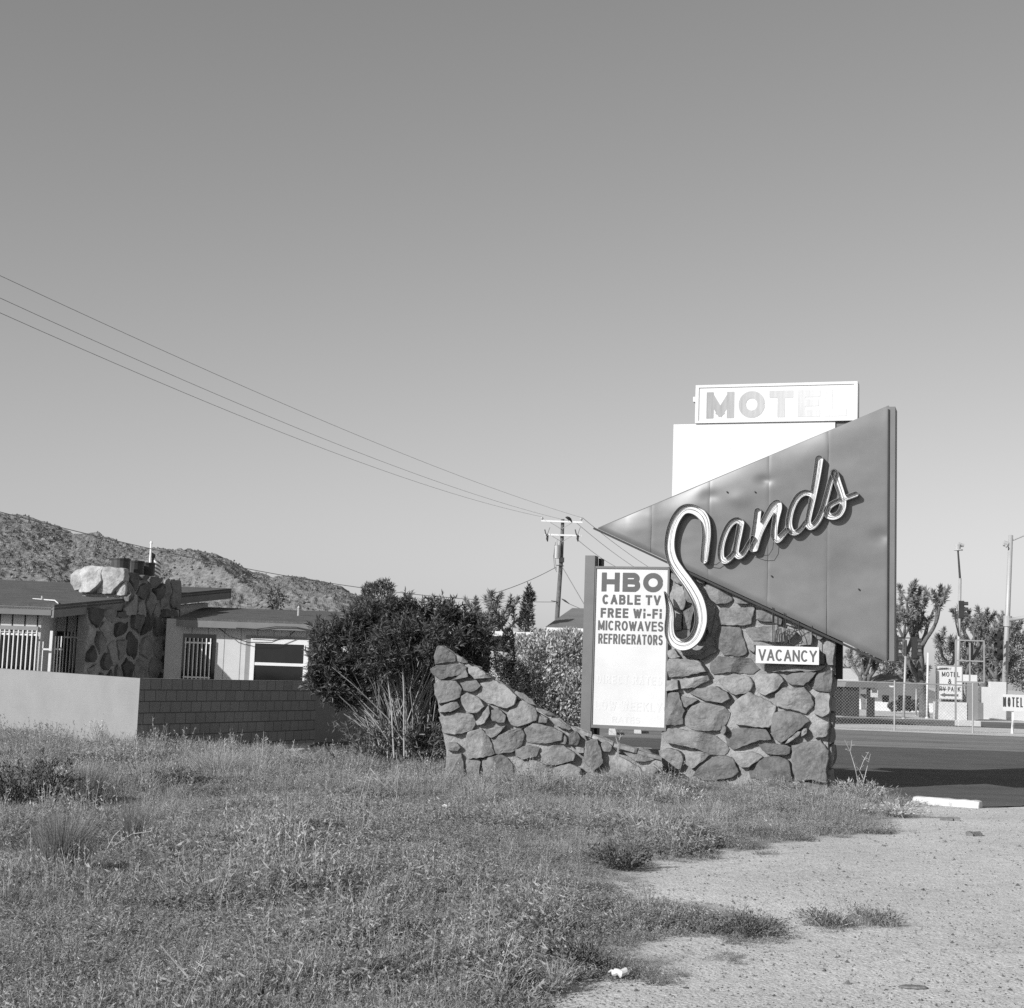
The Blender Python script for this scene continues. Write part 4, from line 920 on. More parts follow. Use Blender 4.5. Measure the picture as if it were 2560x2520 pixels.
# ------------------------------------------------------------------ leaves
def leaf_mesh(name, base, dirs, length, width, m, parent=None, tone=None, droop=.0, seg=2, rs=None):
    """many pointed leaves: base (n,3), dirs (n,3) unit, length/width arrays"""
    rs = rs or rng; n = len(base); L = np.broadcast_to(length, n)[:, None]; W = np.broadcast_to(width, n)[:, None]
    r = rs.normal(size=(n, 3)); side = np.cross(dirs, r); side /= np.linalg.norm(side, axis=1, keepdims=True) + 1e-9
    up = np.cross(side, dirs); mid = base + dirs * L * .5 + up * L * .06; tip = base + dirs * L - np.array([0, 0, 1]) * L * droop
    V = np.stack([base - side * W * .15, base + side * W * .15, mid + side * W * .5, mid - side * W * .5, tip + side * W * .06, tip - side * W * .06], 1).reshape(-1, 3)
    k = np.arange(n)[:, None] * 6; Fq = np.concatenate([k + [0, 1, 2, 3], k + [3, 2, 4, 5]], 1).reshape(-1, 4)
    me = bpy.data.meshes.new(name); me.vertices.add(len(V)); me.vertices.foreach_set('co', V.astype('f').ravel())
    me.loops.add(Fq.size); me.loops.foreach_set('vertex_index', Fq.ravel().astype('i')); me.polygons.add(len(Fq)); me.polygons.foreach_set('loop_start', np.arange(0, Fq.size, 4, dtype='i'))
    me.update(); me.validate()
    tn = np.repeat(tone if tone is not None else rs.uniform(.65, 1.35, n), 6); at = me.attributes.new('tone', 'FLOAT', 'POINT'); at.data.foreach_set('value', tn.astype('f'))
    o = bpy.data.objects.new(name, me); COL.objects.link(o); me.materials.append(m)
    if parent: attach(o, parent)
    return o
def unit(a): return a / (np.linalg.norm(a, axis=-1, keepdims=True) + 1e-9)
def shoots(tips, axes, per, L, W, spread, reach, rs):
    """whorled leaves round the last part of each shoot"""
    n = len(tips); t = rs.uniform(0, 1, (n, per, 1)); b = tips[:, None] - axes[:, None] * reach * t
    d = unit(axes[:, None] * rs.uniform(.35, 1.0, (n, per, 1)) + rs.normal(size=(n, per, 3)) * spread)
    return b.reshape(-1, 3), d.reshape(-1, 3), rs.uniform(L * .7, L * 1.25, n * per), rs.uniform(W * .7, W * 1.2, n * per)
def sub(rs, c, r, n, shell=.55, zmin=None):
    d = unit(rs.normal(size=(n, 3))); rad = rs.uniform(shell, 1, (n, 1)) ** (1 / 2.0); p = np.array(c) + d * rad * np.array(r); return p, d

# ---- big oleander behind the low wall
rs = np.random.default_rng(12)
bc = P(1000, 1700, 25.6); ox, oy = bc.x, bc.y
ole = empty('oleander_bush', (ox, oy, 0), 'big dark oleander with bare pale stems fanning up from its base', 'bush')
lob = []      # crown as uneven lobes: px, py, half width px, half height px, depth
for cx_, cy_, rx, ry, dd in ((850, 1620, 85, 85, 25.2), (815, 1625, 48, 70, 25.2), (800, 1690, 36, 50, 25.2), (870, 1730, 60, 45, 25.3), (930, 1570, 95, 75, 25.5), (1030, 1565, 100, 70, 25.8), (1130, 1575, 85, 62, 26.0), (1195, 1610, 45, 62, 25.9), (1080, 1630, 95, 60, 26.3), (960, 1635, 80, 60, 24.9), (820, 1690, 50, 70, 25.1), (1150, 1655, 70, 55, 26.2), (1040, 1600, 120, 60, 25.0), (905, 1545, 40, 35, 25.5), (1000, 1520, 45, 30, 25.6), (1100, 1530, 50, 32, 25.9), (1175, 1560, 40, 30, 26), (950, 1730, 90, 100, 26.9), (1050, 1740, 80, 130, 26.9), (1100, 1700, 60, 90, 26.7), (890, 1690, 60, 60, 26.7)):
    p = P(cx_, cy_, dd); k = dd / 3800; lob.append((np.array(p), np.array([rx * k, max(rx, ry) * k * .8, ry * k])))
tips = []; axs = []
for c, r in lob:
    n_ = int(26 + 420 * r[0] * r[2]); p, d = sub(rs, c, r, n_, .35); tips.append(p); ax = unit(d * .8 + np.array([0, 0, .75]) + rs.normal(size=p.shape) * .25); axs.append(ax)
tips = np.concatenate(tips); axs = np.concatenate(axs)
tips = tips + axs * rs.uniform(0, .14, (len(tips), 1))
b_, d_, l_, w_ = shoots(tips, axs, 30, .10, .019, .55, .24, rs)
leaf_mesh('foliage', b_, d_, l_, w_, MT['oleander_leaf'], ole, rs=rs, droop=.06)
# suckers round the foot
p = np.stack([ox + rs.normal(0, .50, 620) + .1, oy + rs.normal(-.1, .38, 620), rs.uniform(.05, .80, 620) ** 1.2], 1); ax = unit(np.stack([(p[:, 0] - ox) * .8, (p[:, 1] - oy) * .8, np.ones(620)], 1) + rs.normal(size=p.shape) * .3)
b_, d_, l_, w_ = shoots(p, ax, 14, .11, .022, .5, .22, rs); leaf_mesh('basal_shoots', b_, d_, l_, w_, MT['oleander_leaf'], ole, tone=rs.uniform(1.0, 2.0, len(b_)), rs=rs)
mb = MB(); idx = rs.permutation(len(tips))[:190]
for j, i in enumerate(idx):
    a = rs.uniform(0, 6.283); q = rs.uniform(.05, .5); st = np.array([ox + q * math.cos(a) + .05, oy + q * .7 * math.sin(a) - .12, 0.0]); en = tips[i] - axs[i] * .25
    out = unit(np.array([st[0] - ox, st[1] - oy, 0])); pts = []
    for t in np.linspace(0, 1, 7):
        h = st + (en - st) * np.array([t ** 1.35, t ** 1.35, t]); h[:2] += rs.normal(0, .018, 2); pts.append(h)
    mb.tube(pts, list(np.linspace(rs.uniform(.010, .021), .006, 7)), 5, tone=float(rs.uniform(.7, 1.4)))
for px_, x2, y2 in ((985, 962, 1640), (1010, 1000, 1560)):
    p0, p1 = P(px_, 1895, 24.7), P(x2, y2, 24.8); mb.tube([p0, p0.lerp(p1, .5) + Vector((.03, 0, 0)), p1], [.014, .012, .008], 6, tone=1.2)
mb.build('stems', MT['oleander_stem'], ole)

# ---- pale bush and dark juniper behind the board
rs = np.random.default_rng(13)
def bush(name, label, lobes, per_m2, L, W, m, spread, group=None, tone=(.6, 1.4), stem=True, cat='bush', shell=.6):
    ps = []; ds = []
    for cx_, cy_, rx, ry, dd in lobes:
        p = P(cx_, cy_, dd); k = dd / 3800; r = np.array([rx * k, rx * k * .9, ry * k]); n_ = int(per_m2 * 9 * (r[0] * r[2] + .05)); a, b2 = sub(rs, np.array(p), r, n_, shell); ps.append(a); ds.append(unit(b2 + np.array([0, 0, .35]) + rs.normal(size=a.shape) * spread))
    ps = np.concatenate(ps); ds = np.concatenate(ds); ok = ps[:, 2] > .03; ps, ds = ps[ok], ds[ok]
    root = empty(name, (float(ps[:, 0].mean()), float(ps[:, 1].mean()), 0), label, cat, group)
    leaf_mesh('foliage', ps, ds, rs.uniform(L * .7, L * 1.3, len(ps)), rs.uniform(W * .7, W * 1.3, len(ps)), m, root, tone=rs.uniform(*tone, len(ps)), rs=rs)
    if stem:
        mb = MB(); c = np.array([ps[:, 0].mean(), ps[:, 1].mean(), 0])
        for i in rs.permutation(len(ps))[:26]:
            s0 = c + np.array([rs.normal(0, .12), rs.normal(0, .12), -.05]); e0 = c + (ps[i] - c) * .85; mb.tube([s0, s0 * .5 + e0 * .5 + rs.normal(0, .05, 3), e0], [.02, .013, .005], 5)
        mb.build('branches', MT['bark'], root)
    return root
bush('pale_shrub', 'pale leafy rounded shrub between the dark bush and the white board', [(1370, 1690, 85, 95, 31), (1315, 1665, 55, 70, 31.2), (1425, 1640, 55, 65, 31), (1390, 1790, 80, 90, 30.6), (1330, 1745, 70, 80, 30.6), (1440, 1770, 60, 100, 30.6), (1360, 1610, 40, 34, 31.2), (1420, 1605, 40, 30, 31.2), (1305, 1612, 36, 24, 31.3), (1455, 1612, 35, 28, 31), (1380, 1880, 90, 70, 30.8)], 620, .085, .036, MT['pale_leaf'], .55, tone=(.5, 1.5))
bush('juniper_shrub', 'small near-black conifer shrub at the left edge of the pale shrub', [(1262, 1640, 26, 55, 30), (1245, 1700, 45, 60, 30), (1285, 1720, 40, 70, 30), (1250, 1790, 55, 80, 30), (1270, 1600, 14, 30, 30)], 1400, .05, .016, MT['dark_leaf'], .6)

# ------------------------------------------------------------------ trees far behind
def tree(name, label, lobes, trunk, per_m2, L, W, m, spread=.7, group=None, shell=.4, tone=(.55, 1.45), cat='tree'):
    """lobes: px, py, half width px, half height px, distance; trunk: px/py polyline with radius at that distance"""
    ps = []; ds = []; D = lobes[0][4]
    for cx_, cy_, rx, ry, dd in lobes:
        p = np.array(P(cx_, cy_, dd)); k = dd / 3800; r = np.array([rx * k, rx * k, ry * k]); n_ = int(per_m2 * 9 * (r[0] * r[2] + .05)); a, b2 = sub(rs, p, r, n_, shell); ps.append(a); ds.append(unit(b2 + np.array([0, 0, .5]) + rs.normal(size=a.shape) * spread))
    ps = np.concatenate(ps); ds = np.concatenate(ds)
    base = P(trunk[0][0], 1700, D); root = empty(name, (base.x, base.y, 0), label, cat, group)
    leaf_mesh('crown', ps, ds, rs.uniform(L * .7, L * 1.3, len(ps)), rs.uniform(W * .7, W * 1.3, len(ps)), m, root, tone=rs.uniform(*tone, len(ps)), rs=rs)
    mb = MB(); pts = [Vector((base.x, base.y, -.1))] + [P(x, y, D) for x, y, r in trunk]; mb.tube(pts, [trunk[0][2] * 1.2] + [t[2] for t in trunk], 7)
    for cx_, cy_, rx, ry, dd in lobes[:6]: mb.tube([P(trunk[-1][0], trunk[-1][1], D), P(cx_, cy_, dd)], [trunk[-1][2] * .7, .03], 5)
    mb.build('trunk', MT['bark'], root); return root
tree('pine_tree', 'dark pine crown showing above the left end of the big bush', [(945, 1488, 40, 30, 105), (905, 1512, 26, 18, 105), (960, 1468, 24, 18, 105), (990, 1510, 25, 14, 105), (925, 1475, 18, 16, 105), (940, 1540, 60, 30, 105)], [(948, 1650, .2), (946, 1530, .15)], 110, .28, .06, MT['dark_leaf'], tone=(.8, 2.2))
tree('round_tree', 'small round dark tree standing alone before the rocky hill', [(689, 1488, 15, 20, 70), (682, 1502, 14, 18, 70), (697, 1500, 12, 18, 70), (690, 1520, 16, 16, 70)], [(690, 1600, .1), (690, 1525, .08)], 70, .18, .05, MT['dark_leaf'], tone=(.8, 2.2))
tree('cypress_tree', 'slim pointed dark cypress standing left of the wooden utility pole', [(1322, 1480, 6, 18, 60), (1320, 1500, 10, 24, 60), (1318, 1530, 15, 36, 60), (1316, 1565, 18, 36, 60), (1328, 1492, 7, 8, 60), (1310, 1550, 10, 28, 60), (1318, 1620, 18, 40, 60)], [(1318, 1680, .12), (1318, 1560, .08)], 210, .16, .035, MT['dark_leaf'], .35)

def joshua(name, label, root_px, D, height, spread, seed, levels=4, trunk_r=.3, group=None, leafL=.30, lean=0, fork=.35, nr=110, m='joshua_leaf'):
    rg = random.Random(seed); r3 = np.random.default_rng(seed); p = P(root_px, 1700, D); base = Vector((p.x, p.y, 0))
    root = empty(name, tuple(base), label, 'tree', group); mb = MB(); lb = []; ld = []
    def rosette(pos, ax, ln):
        n = int(nr * (.6 + ln)); t = r3.uniform(0, 1, (n, 1)); b = np.array(pos) - np.array(ax) * ln * t + np.array(ax) * .05
        d = unit(np.array(ax) * (.15 + .85 * (1 - t) ** .5 - .35 * t) + r3.normal(size=(n, 3)) * .38); lb.append(b); ld.append(d)
    def grow(pos, d, L, r, lev):
        pts = [Vector(pos)]; q = Vector(d); k = 5
        for i in range(k):
            q = (q + Vector((rg.uniform(-.16, .16), rg.uniform(-.16, .16), .10 if lev else 0))).normalized(); pts.append(pts[-1] + q * L / k)
        mb.tube(pts, list(np.linspace(r, r * .72, k + 1)), 7)
        if lev >= levels: rosette(pts[-1] + q * .1, q, rg.uniform(.4, .9)); return
        n = 3 if rg.random() < (.7 if lev < 2 else .2) else 2; a0 = rg.uniform(0, 6.28)
        for i in range(n):
            a = a0 + i * 6.283 / n + rg.uniform(-.5, .5); s = spread * rg.uniform(.6, 1.15); nd = (q + Vector((math.cos(a) * s, math.sin(a) * s, rg.uniform(-.05, .25)))).normalized()
            grow(pts[-1], nd, L * rg.uniform(.62, .9) if lev else L * rg.uniform(.55, .8), r * .66, lev + 1)
    grow(base - Vector((0, 0, .1)), Vector((lean, 0, 1)).normalized(), height * fork, trunk_r, 0)
    mb.build('trunk', MT['joshua_bark'], root, smooth=True)
    b = np.concatenate(lb); d = np.concatenate(ld); leaf_mesh('rosettes', b, d, r3.uniform(leafL * .7, leafL * 1.2, len(b)), r3.uniform(.04, .06, len(b)), MT[m], root, rs=r3)
    return root
joshua('joshua_tree', 'tall open Joshua tree rising right of the triangle sign', 2312, 81, 6.8, .95, 28, 4, .29, fork=.34)
joshua('joshua_tree', 'dense Joshua tree behind the empty sign frame', 2410, 86, 5.8, .9, 30, 4, .26, fork=.33)
joshua('joshua_tree', 'Joshua tree half hidden by the thick steel pole at right', 2500, 95, 4.6, .9, 9, 4, .3, fork=.34)
joshua('joshua_tree', 'Joshua tree seen under the low right corner of the triangle sign', 2165, 100, 4.4, .9, 21, 4, .28, fork=.33)
joshua('joshua_tree', 'dark Joshua tree against the sky left of the slim cypress', 1236, 75, 4.9, .9, 22, 4, .24, fork=.34, nr=80)
joshua('joshua_tree', 'leafier Joshua tree between the motel and RV park sign and the white walls', 2446, 104, 6.6, .95, 34, 4, .3, fork=.34)
joshua('joshua_tree', 'low Joshua tree behind the white house across the highway', 2262, 104, 4.2, .9, 37, 4, .28, fork=.3)
tree('mesquite_tree', 'dark broad tree filling the gap behind the tall steel poles', [(2455, 1660, 60, 60, 118), (2520, 1640, 55, 70, 118), (2400, 1650, 60, 55, 118), (2560, 1650, 50, 80, 118), (2480, 1590, 40, 30, 118)], [(2470, 1700, .25), (2465, 1680, .2)], 75, .22, .06, MT['dark_leaf'], tone=(.7, 2.2))
tree('mesquite_tree', 'dark spreading tree over the grey hipped roof across the highway', [(2250, 1680, 40, 36, 108), (2215, 1665, 30, 26, 108), (2290, 1690, 30, 40, 108), (2275, 1650, 26, 20, 108)], [(2255, 1720, .25), (2252, 1700, .2)], 80, .22, .06, MT['dark_leaf'], tone=(.7, 2.2))
tree('hedge_tree', 'grey feathery trees on the skyline above the white boarded roof', [(2110, 1660, 40, 14, 125), (2150, 1652, 26, 16, 125), (2080, 1660, 30, 12, 125)], [(2120, 1690, .2), (2118, 1672, .15)], 30, .3, .08, MT['pale_leaf'], tone=(.3, .9))
# round dark hedges by the far house
for px_, lab in ((2248, 'round dark hedge before the white house across the highway'), (2283, 'dark low hedge beside the big Joshua trunk')):
    bush('clipped_hedge', lab, [(px_, 1764, 24, 12, 90), (px_ - 12, 1766, 16, 10, 90), (px_ + 12, 1762, 16, 12, 90)], 300, .12, .05, MT['dark_leaf'], .6, group='hedges by the far house', stem=False, cat='hedge')

# ------------------------------------------------------------------ weeds: one ground cover
HID = bpy.data.collections.new('weed_kinds')
def clump(name, parts, m):
    """parts: list of (pts, radius0, radius1, tone) blades drawn as bent strips, or leaf lists"""
    vs = []; fs = []; tn = []
    for pts, w0, w1, t in parts:
        b = len(vs); k = len(pts); a = random.uniform(0, 3.14); sx_, sy_ = math.cos(a), math.sin(a)
        for i, p in enumerate(pts):
            w = w0 + (w1 - w0) * i / (k - 1); vs += [(p[0] - sx_ * w, p[1] - sy_ * w, p[2]), (p[0] + sx_ * w, p[1] + sy_ * w, p[2])]; tn += [t, t]
        fs += [(b + 2 * i, b + 2 * i + 1, b + 2 * i + 3, b + 2 * i + 2) for i in range(k - 1)]
    me = bpy.data.meshes.new(name); me.from_pydata(vs, [], fs); at = me.attributes.new('tone', 'FLOAT', 'POINT'); at.data.foreach_set('value', tn); me.materials.append(m)
    o = bpy.data.objects.new(name, me); HID.objects.link(o); return o
def blade(x, y, h, ang, bend, k=4, droop=0):
    pts = []
    for i in range(k):
        t = i / (k - 1); q = bend * t ** 1.7; pts.append((x + math.cos(ang) * q, y + math.sin(ang) * q, h * (t - droop * t * t)))
    return pts
rw = random.Random(3); U = rw.uniform
for v in range(4):      # leafy herb mats
    parts = []
    for s in range(16):
        a = U(0, 6.28); r = U(0, .13); x, y = r * math.cos(a), r * math.sin(a); h = U(.03, .11); bd = U(.02, .10); st = blade(x, y, h, a, bd, 3); parts.append((st, .0018, .001, U(.6, .9)))
        for l in range(7):
            t = U(.25, 1); bx, by, bz = x + math.cos(a) * bd * t ** 1.7, y + math.sin(a) * bd * t ** 1.7, h * t; la = U(0, 6.28); ll = U(.016, .036); rise_ = U(-.2, .8)
            parts.append(([(bx, by, bz), (bx + math.cos(la) * ll * .5, by + math.sin(la) * ll * .5, bz + ll * rise_ * .5), (bx + math.cos(la) * ll, by + math.sin(la) * ll, bz + ll * rise_ * .8)], U(.004, .0095), .002, U(.7, 1.2)))
    clump('weed_a%d' % v, parts, MT['weed_green'])
for v in range(3):      # fine grass
    parts = []
    for s in range(40):
        a = U(0, 6.28); r = abs(random.gauss(0, .06)); parts.append((blade(r * math.cos(a), r * math.sin(a), U(.05, .16), a + U(-.6, .6), U(.01, .10), 4, U(0, .3)), U(.0014, .0026), .0006, U(.7, 1.5)))
    clump('weed_b%d' % v, parts, MT['weed_green'])
for v in range(2):      # dry seed stalks
    parts = []
    for s in range(14):
        a = U(0, 6.28); r = U(0, .07); h = U(.10, .27); bd = U(.01, .09); x, y = r * math.cos(a), r * math.sin(a); parts.append((blade(x, y, h, a, bd, 4), .0016, .001, U(.8, 1.4)))
        for l in range(5):
            t = U(.6, 1); bx, by, bz = x + math.cos(a) * bd * t ** 1.7, y + math.sin(a) * bd * t ** 1.7, h * t; la = U(0, 6.28); parts.append(([(bx, by, bz), (bx + math.cos(la) * .012, by + math.sin(la) * .012, bz + .010)], .004, .002, U(.9, 1.6)))
    clump('weed_c%d' % v, parts, MT['weed_dry'])
def scatter(name, pts, scl, idx, label, cat_kind, coll):
    me = bpy.data.meshes.new(name); me.vertices.add(len(pts)); me.vertices.foreach_set('co', pts.astype('f').ravel()); n = len(pts)
    a = me.attributes.new('scl', 'FLOAT', 'POINT'); a.data.foreach_set('value', scl.astype('f')); a = me.attributes.new('idx', 'INT', 'POINT'); a.data.foreach_set('value', idx.astype('i'))
    a = me.attributes.new('rot', 'FLOAT_VECTOR', 'POINT'); rr = np.stack([rng.normal(0, .14, n), rng.normal(0, .14, n), rng.uniform(0, 6.283, n)], 1); a.data.foreach_set('vector', rr.astype('f').ravel())
    o = bpy.data.objects.new(name, me); COL.objects.link(o); tag(o, label, cat_kind, kind='stuff')
    g = bpy.data.node_groups.new(name, 'GeometryNodeTree'); g.interface.new_socket('Geometry', in_out='INPUT', socket_type='NodeSocketGeometry'); g.interface.new_socket('Geometry', in_out='OUTPUT', socket_type='NodeSocketGeometry')
    N = g.nodes; gi = N.new('NodeGroupInput'); go = N.new('NodeGroupOutput'); ip = N.new('GeometryNodeInstanceOnPoints'); ci = N.new('GeometryNodeCollectionInfo'); ci.inputs['Collection'].default_value = coll; ci.inputs['Separate Children'].default_value = True; ci.inputs['Reset Children'].default_value = True
    def named(t, nm):
        q = N.new('GeometryNodeInputNamedAttribute'); q.data_type = t; q.inputs['Name'].default_value = nm; return [s for s in q.outputs if s.enabled][0]
    mp = N.new('GeometryNodeMeshToPoints'); g.links.new(gi.outputs[0], mp.inputs[0]); g.links.new(mp.outputs[0], ip.inputs['Points']); g.links.new(ci.outputs[0], ip.inputs['Instance']); ip.inputs['Pick Instance'].default_value = True
    g.links.new(named('INT', 'idx'), ip.inputs['Instance Index']); g.links.new(named('FLOAT_VECTOR', 'rot'), ip.inputs['Rotation']); g.links.new(named('FLOAT', 'scl'), ip.inputs['Scale']); g.links.new(ip.outputs[0], go.inputs[0])
    md = o.modifiers.new('scatter', 'NODES'); md.node_group = g; return o
rs = np.random.default_rng(31)
N_ = 190000; y_ = 6.2 + (rs.uniform(0, 1, N_) ** 1.25) * 24; x_ = rs.uniform(-.46, .30, N_) * y_ + rs.uniform(-1.5, .5, N_)
ed = edge_dist(FIELD, x_, y_); dens = np.clip(ed / .55 + .30 + 1.5 * (vnoise(x_, y_, 1.6, 5) - .5) + 1.0 * (vnoise(x_, y_, 4.5, 6) - .5), 0, 1) * (.45 + .55 * vnoise(x_, y_, 2.3, 12))
keep = (rs.uniform(0, 1, N_) < dens * .58) & (ed > -1.2)
for cx_, cy_, rr in ((60, 2015, .75), (165, 1990, .45), (215, 2008, .42), (150, 2195, .36), (330, 2120, .25), (1560, 2172, .3)):      # bare round the single plants
    gx, gy = g2(cx_, cy_); keep &= (np.hypot(x_ - gx, (y_ - gy) + .25 * rr) > rr * .8) | (rs.uniform(0, 1, N_) < .12)
# strips of weeds lying out on the sand
for cx_, cy_, rx, ry in ((1850, 2325, 110, 40), (1700, 2310, 120, 30), (2080, 2315, 70, 22), (2190, 2308, 60, 18), (1620, 2435, 130, 30), (2350, 2012, 60, 6), (1820, 2395, 70, 16)):
    gx, gy = g2(cx_, cy_); kx = gy / 3800; ry_ = ry * gy * gy / (3800 * 1.6); q = ((x_ - gx) / (rx * kx)) ** 2 + ((y_ - gy) / ry_) ** 2; keep |= (q < 1) & (rs.uniform(0, 1, N_) < (1 - q) * .6)
x_, y_, ed = x_[keep], y_[keep], ed[keep]
z_ = gz(x_, y_); big = .5 + .85 * vnoise(x_, y_, .8, 15) * vnoise(x_, y_, 2.0, 16) * 2; scl = rs.uniform(.75, 1.35, len(x_)) * big * np.clip(.5 + np.clip(ed, -.3, 1) * .6, .4, 1)
far = np.clip((y_ - 20) / 6, 0, 1) ; scl *= 1 + .45 * far * (x_ < -2)
patch = vnoise(x_, y_, .55, 22) * .6 + vnoise(x_, y_, 1.7, 23) * .4
u_ = rs.uniform(0, 1, len(x_)); pa = np.clip(1.75 - 1.7 * patch - .35 * np.clip((y_ - 15) / 8, 0, 1), .25, .93); idx = np.where(u_ < pa, rs.integers(0, 4, len(x_)), np.where(u_ < .968, rs.integers(4, 7, len(x_)), rs.integers(7, 9, len(x_))))
scatter('weeds', np.stack([x_, y_, z_ - .01], 1), scl, idx, 'low weeds and dry grass covering the vacant ground', 'weeds', HID)

# gravel on the sand: one mass
rs = np.random.default_rng(33); n_ = 26000; y_ = 6.8 + rs.uniform(0, 1, n_) ** 1.5 * 15; x_ = rs.uniform(-.02, .40, n_) * y_; k = edge_dist(FIELD, x_, y_) < .1; k &= edge_dist(ASPH, x_, y_) < -.1; x_, y_ = x_[k], y_[k]; s_ = np.exp(rs.normal(-5.15, .45, len(x_))); z_ = gz(x_, y_)
tet = np.array([(1, 0, 0), (0, 1, 0), (-1, 0, 0), (0, -1, 0), (0, 0, .8)]); fr_ = np.array([(0, 1, 4), (1, 2, 4), (2, 3, 4), (3, 0, 4)])
an = rs.uniform(0, 6.28, len(x_)); c_, sn_ = np.cos(an), np.sin(an); T5 = tet[None] * rs.uniform(.6, 1.4, (len(x_), 5, 3)); VX = (T5[:, :, 0] * c_[:, None] - T5[:, :, 1] * sn_[:, None]) * s_[:, None] + x_[:, None]; VY = (T5[:, :, 0] * sn_[:, None] + T5[:, :, 1] * c_[:, None]) * s_[:, None] + y_[:, None]; VZ = T5[:, :, 2] * s_[:, None] + z_[:, None] - .001
mb = MB(); mb.add(np.stack([VX, VY, VZ], -1).reshape(-1, 3).tolist(), (np.arange(len(x_))[:, None, None] * 5 + fr_[None]).reshape(-1, 3).tolist(), np.repeat(rs.choice((.3, .45, .6, .8, 1.0), len(x_)), 5).tolist())
tag(mb.build('gravel', MT['pebble']), 'small loose stones scattered on the sand', 'gravel', kind='stuff')

# ------------------------------------------------------------------ single plants in the field
def tuft(px, py, h, spread, n, label, m='weed_dry', w=.0022, cat='grass tuft', seed=0, dense=1.0, name='grass_tuft', tone=(.8, 1.6)):
    g_ = GP(px, py); z0 = float(gz(g_.x, g_.y)); rg = random.Random(seed + 100); mb = MB()
    for i in range(n):
        a = rg.uniform(0, 6.283); r = abs(rg.gauss(0, .25)) * spread; x, y = g_.x + r * math.cos(a), g_.y + r * math.sin(a); hh = h * rg.uniform(.55, 1.05); bd = spread * rg.uniform(.05, .8); aa = a + rg.uniform(-.5, .5); k = 5
        pts = [(x + math.cos(aa) * bd * (t / 4) ** 1.8, y + math.sin(aa) * bd * (t / 4) ** 1.8, z0 + hh * ((t / 4) - .18 * (t / 4) ** 3 * bd / spread)) for t in range(k)]
        q = rg.uniform(0, 3.14); sx_, sy_ = math.cos(q), math.sin(q); vs = []
        for t, p in enumerate(pts):
            ww = w * (1 - t / 5); vs += [(p[0] - sx_ * ww, p[1] - sy_ * ww, p[2]), (p[0] + sx_ * ww, p[1] + sy_ * ww, p[2])]
        mb.add(vs, [(2 * t, 2 * t + 1, 2 * t + 3, 2 * t + 2) for t in range(k - 1)], rg.uniform(*tone))
    return recentre(tag(mb.build(name, MT[m]), label, cat))
tuft(150, 2195, .50, .36, 1500, 'pale fountain of bunch grass in the left foreground', w=.0020, seed=1, tone=(.75, 1.5))
tuft(215, 2008, .54, .38, 1300, 'round bunch grass right of the dark shrub at the left edge', w=.0024, seed=2, tone=(.6, 1.2))
tuft(330, 2120, .42, .30, 500, 'thin bunch grass clump between the two paler tufts', w=.0018, seed=3, tone=(.6, 1.2))
tuft(545, 1952, .50, .75, 900, 'tall feathery grass against the shaded block wall', w=.003, seed=4, tone=(1.0, 2.0))
tuft(640, 1955, .42, .8, 500, 'long bent grass at the right end of the shaded wall', w=.003, seed=5, tone=(1.0, 1.9))
tuft(1350, 1985, .34, .5, 220, 'sparse tall grass in front of the sloping stone wall', w=.0026, seed=6, tone=(1.2, 2.2))
tuft(1200, 2005, .30, .5, 180, 'short straw grass at the foot of the low stone wall', w=.0026, seed=7, tone=(1.3, 2.3))
tuft(1770, 2050, .30, .5, 240, 'dry upright grass below the pillar', w=.0022, seed=8, tone=(1.2, 2.0))
tuft(1380, 2480, .16, .2, 260, 'straw tuft at the bottom edge beside the sand', w=.0014, seed=9, tone=(1.3, 2.2))
tuft(300, 1882, .40, .8, 500, 'grass patch against the sunlit block wall near its corner', w=.003, seed=10, tone=(.8, 1.7))
tuft(90, 1885, .42, .9, 500, 'grass patch against the sunlit block wall at the left edge', w=.003, seed=11, tone=(.8, 1.6))
def scrub(px, py, h, rad, n, label, m='dark_leaf', seed=0, name='desert_shrub', L=.05, W=.012, tone=(.6, 2.0), stems=28, cat='shrub', lean=0.0, sm='dry_stalk'):
    g_ = GP(px, py); z0 = float(gz(g_.x, g_.y)); r3 = np.random.default_rng(seed + 50); root = empty(name, (g_.x, g_.y, z0), label, cat); mb = MB(); bs = []; ds = []
    for i in range(stems):
        a = r3.uniform(0, 6.283); rr = rad * math.sqrt(r3.uniform(0, 1)); en = np.array([g_.x + rr * math.cos(a) + lean * h, g_.y + rr * math.sin(a), z0 + h * r3.uniform(.55, 1.0) * (1 - .35 * (rr / rad) ** 2)]); st = np.array([g_.x + .15 * rr * math.cos(a), g_.y + .15 * rr * math.sin(a), z0 - .02]); md = st * .5 + en * .5 + r3.normal(0, .03 * h, 3) + np.array([0, 0, .05 * h])
        mb.tube([st, md, en], [.0045, .003, .0016], 4); k = max(1, n // stems); t = r3.uniform(.25, 1.02, (k, 1)); p = st * (1 - t) ** 2 + 2 * md * t * (1 - t) + en * t * t + r3.normal(0, .02, (k, 3)); bs.append(p); ds.append(unit((en - st) / np.linalg.norm(en - st) + r3.normal(size=(k, 3)) * .55))
    mb.build('stems', MT[sm], root); b = np.concatenate(bs); d = np.concatenate(ds)
    leaf_mesh('foliage', b, d, r3.uniform(L * .6, L * 1.3, len(b)), r3.uniform(W * .6, W * 1.3, len(b)), MT[m], root, tone=r3.uniform(*tone, len(b)), rs=r3); return root
scrub(60, 2015, .66, .72, 4200, 'low dark shrub with wiry stems cut by the left edge', seed=1, stems=60, sm='bark', tone=(.7, 2.4))
scrub(165, 1990, .42, .35, 900, 'grey upright shrub beside the dark shrub at the left edge', 'weed_green', seed=2, stems=40, sm='bark')
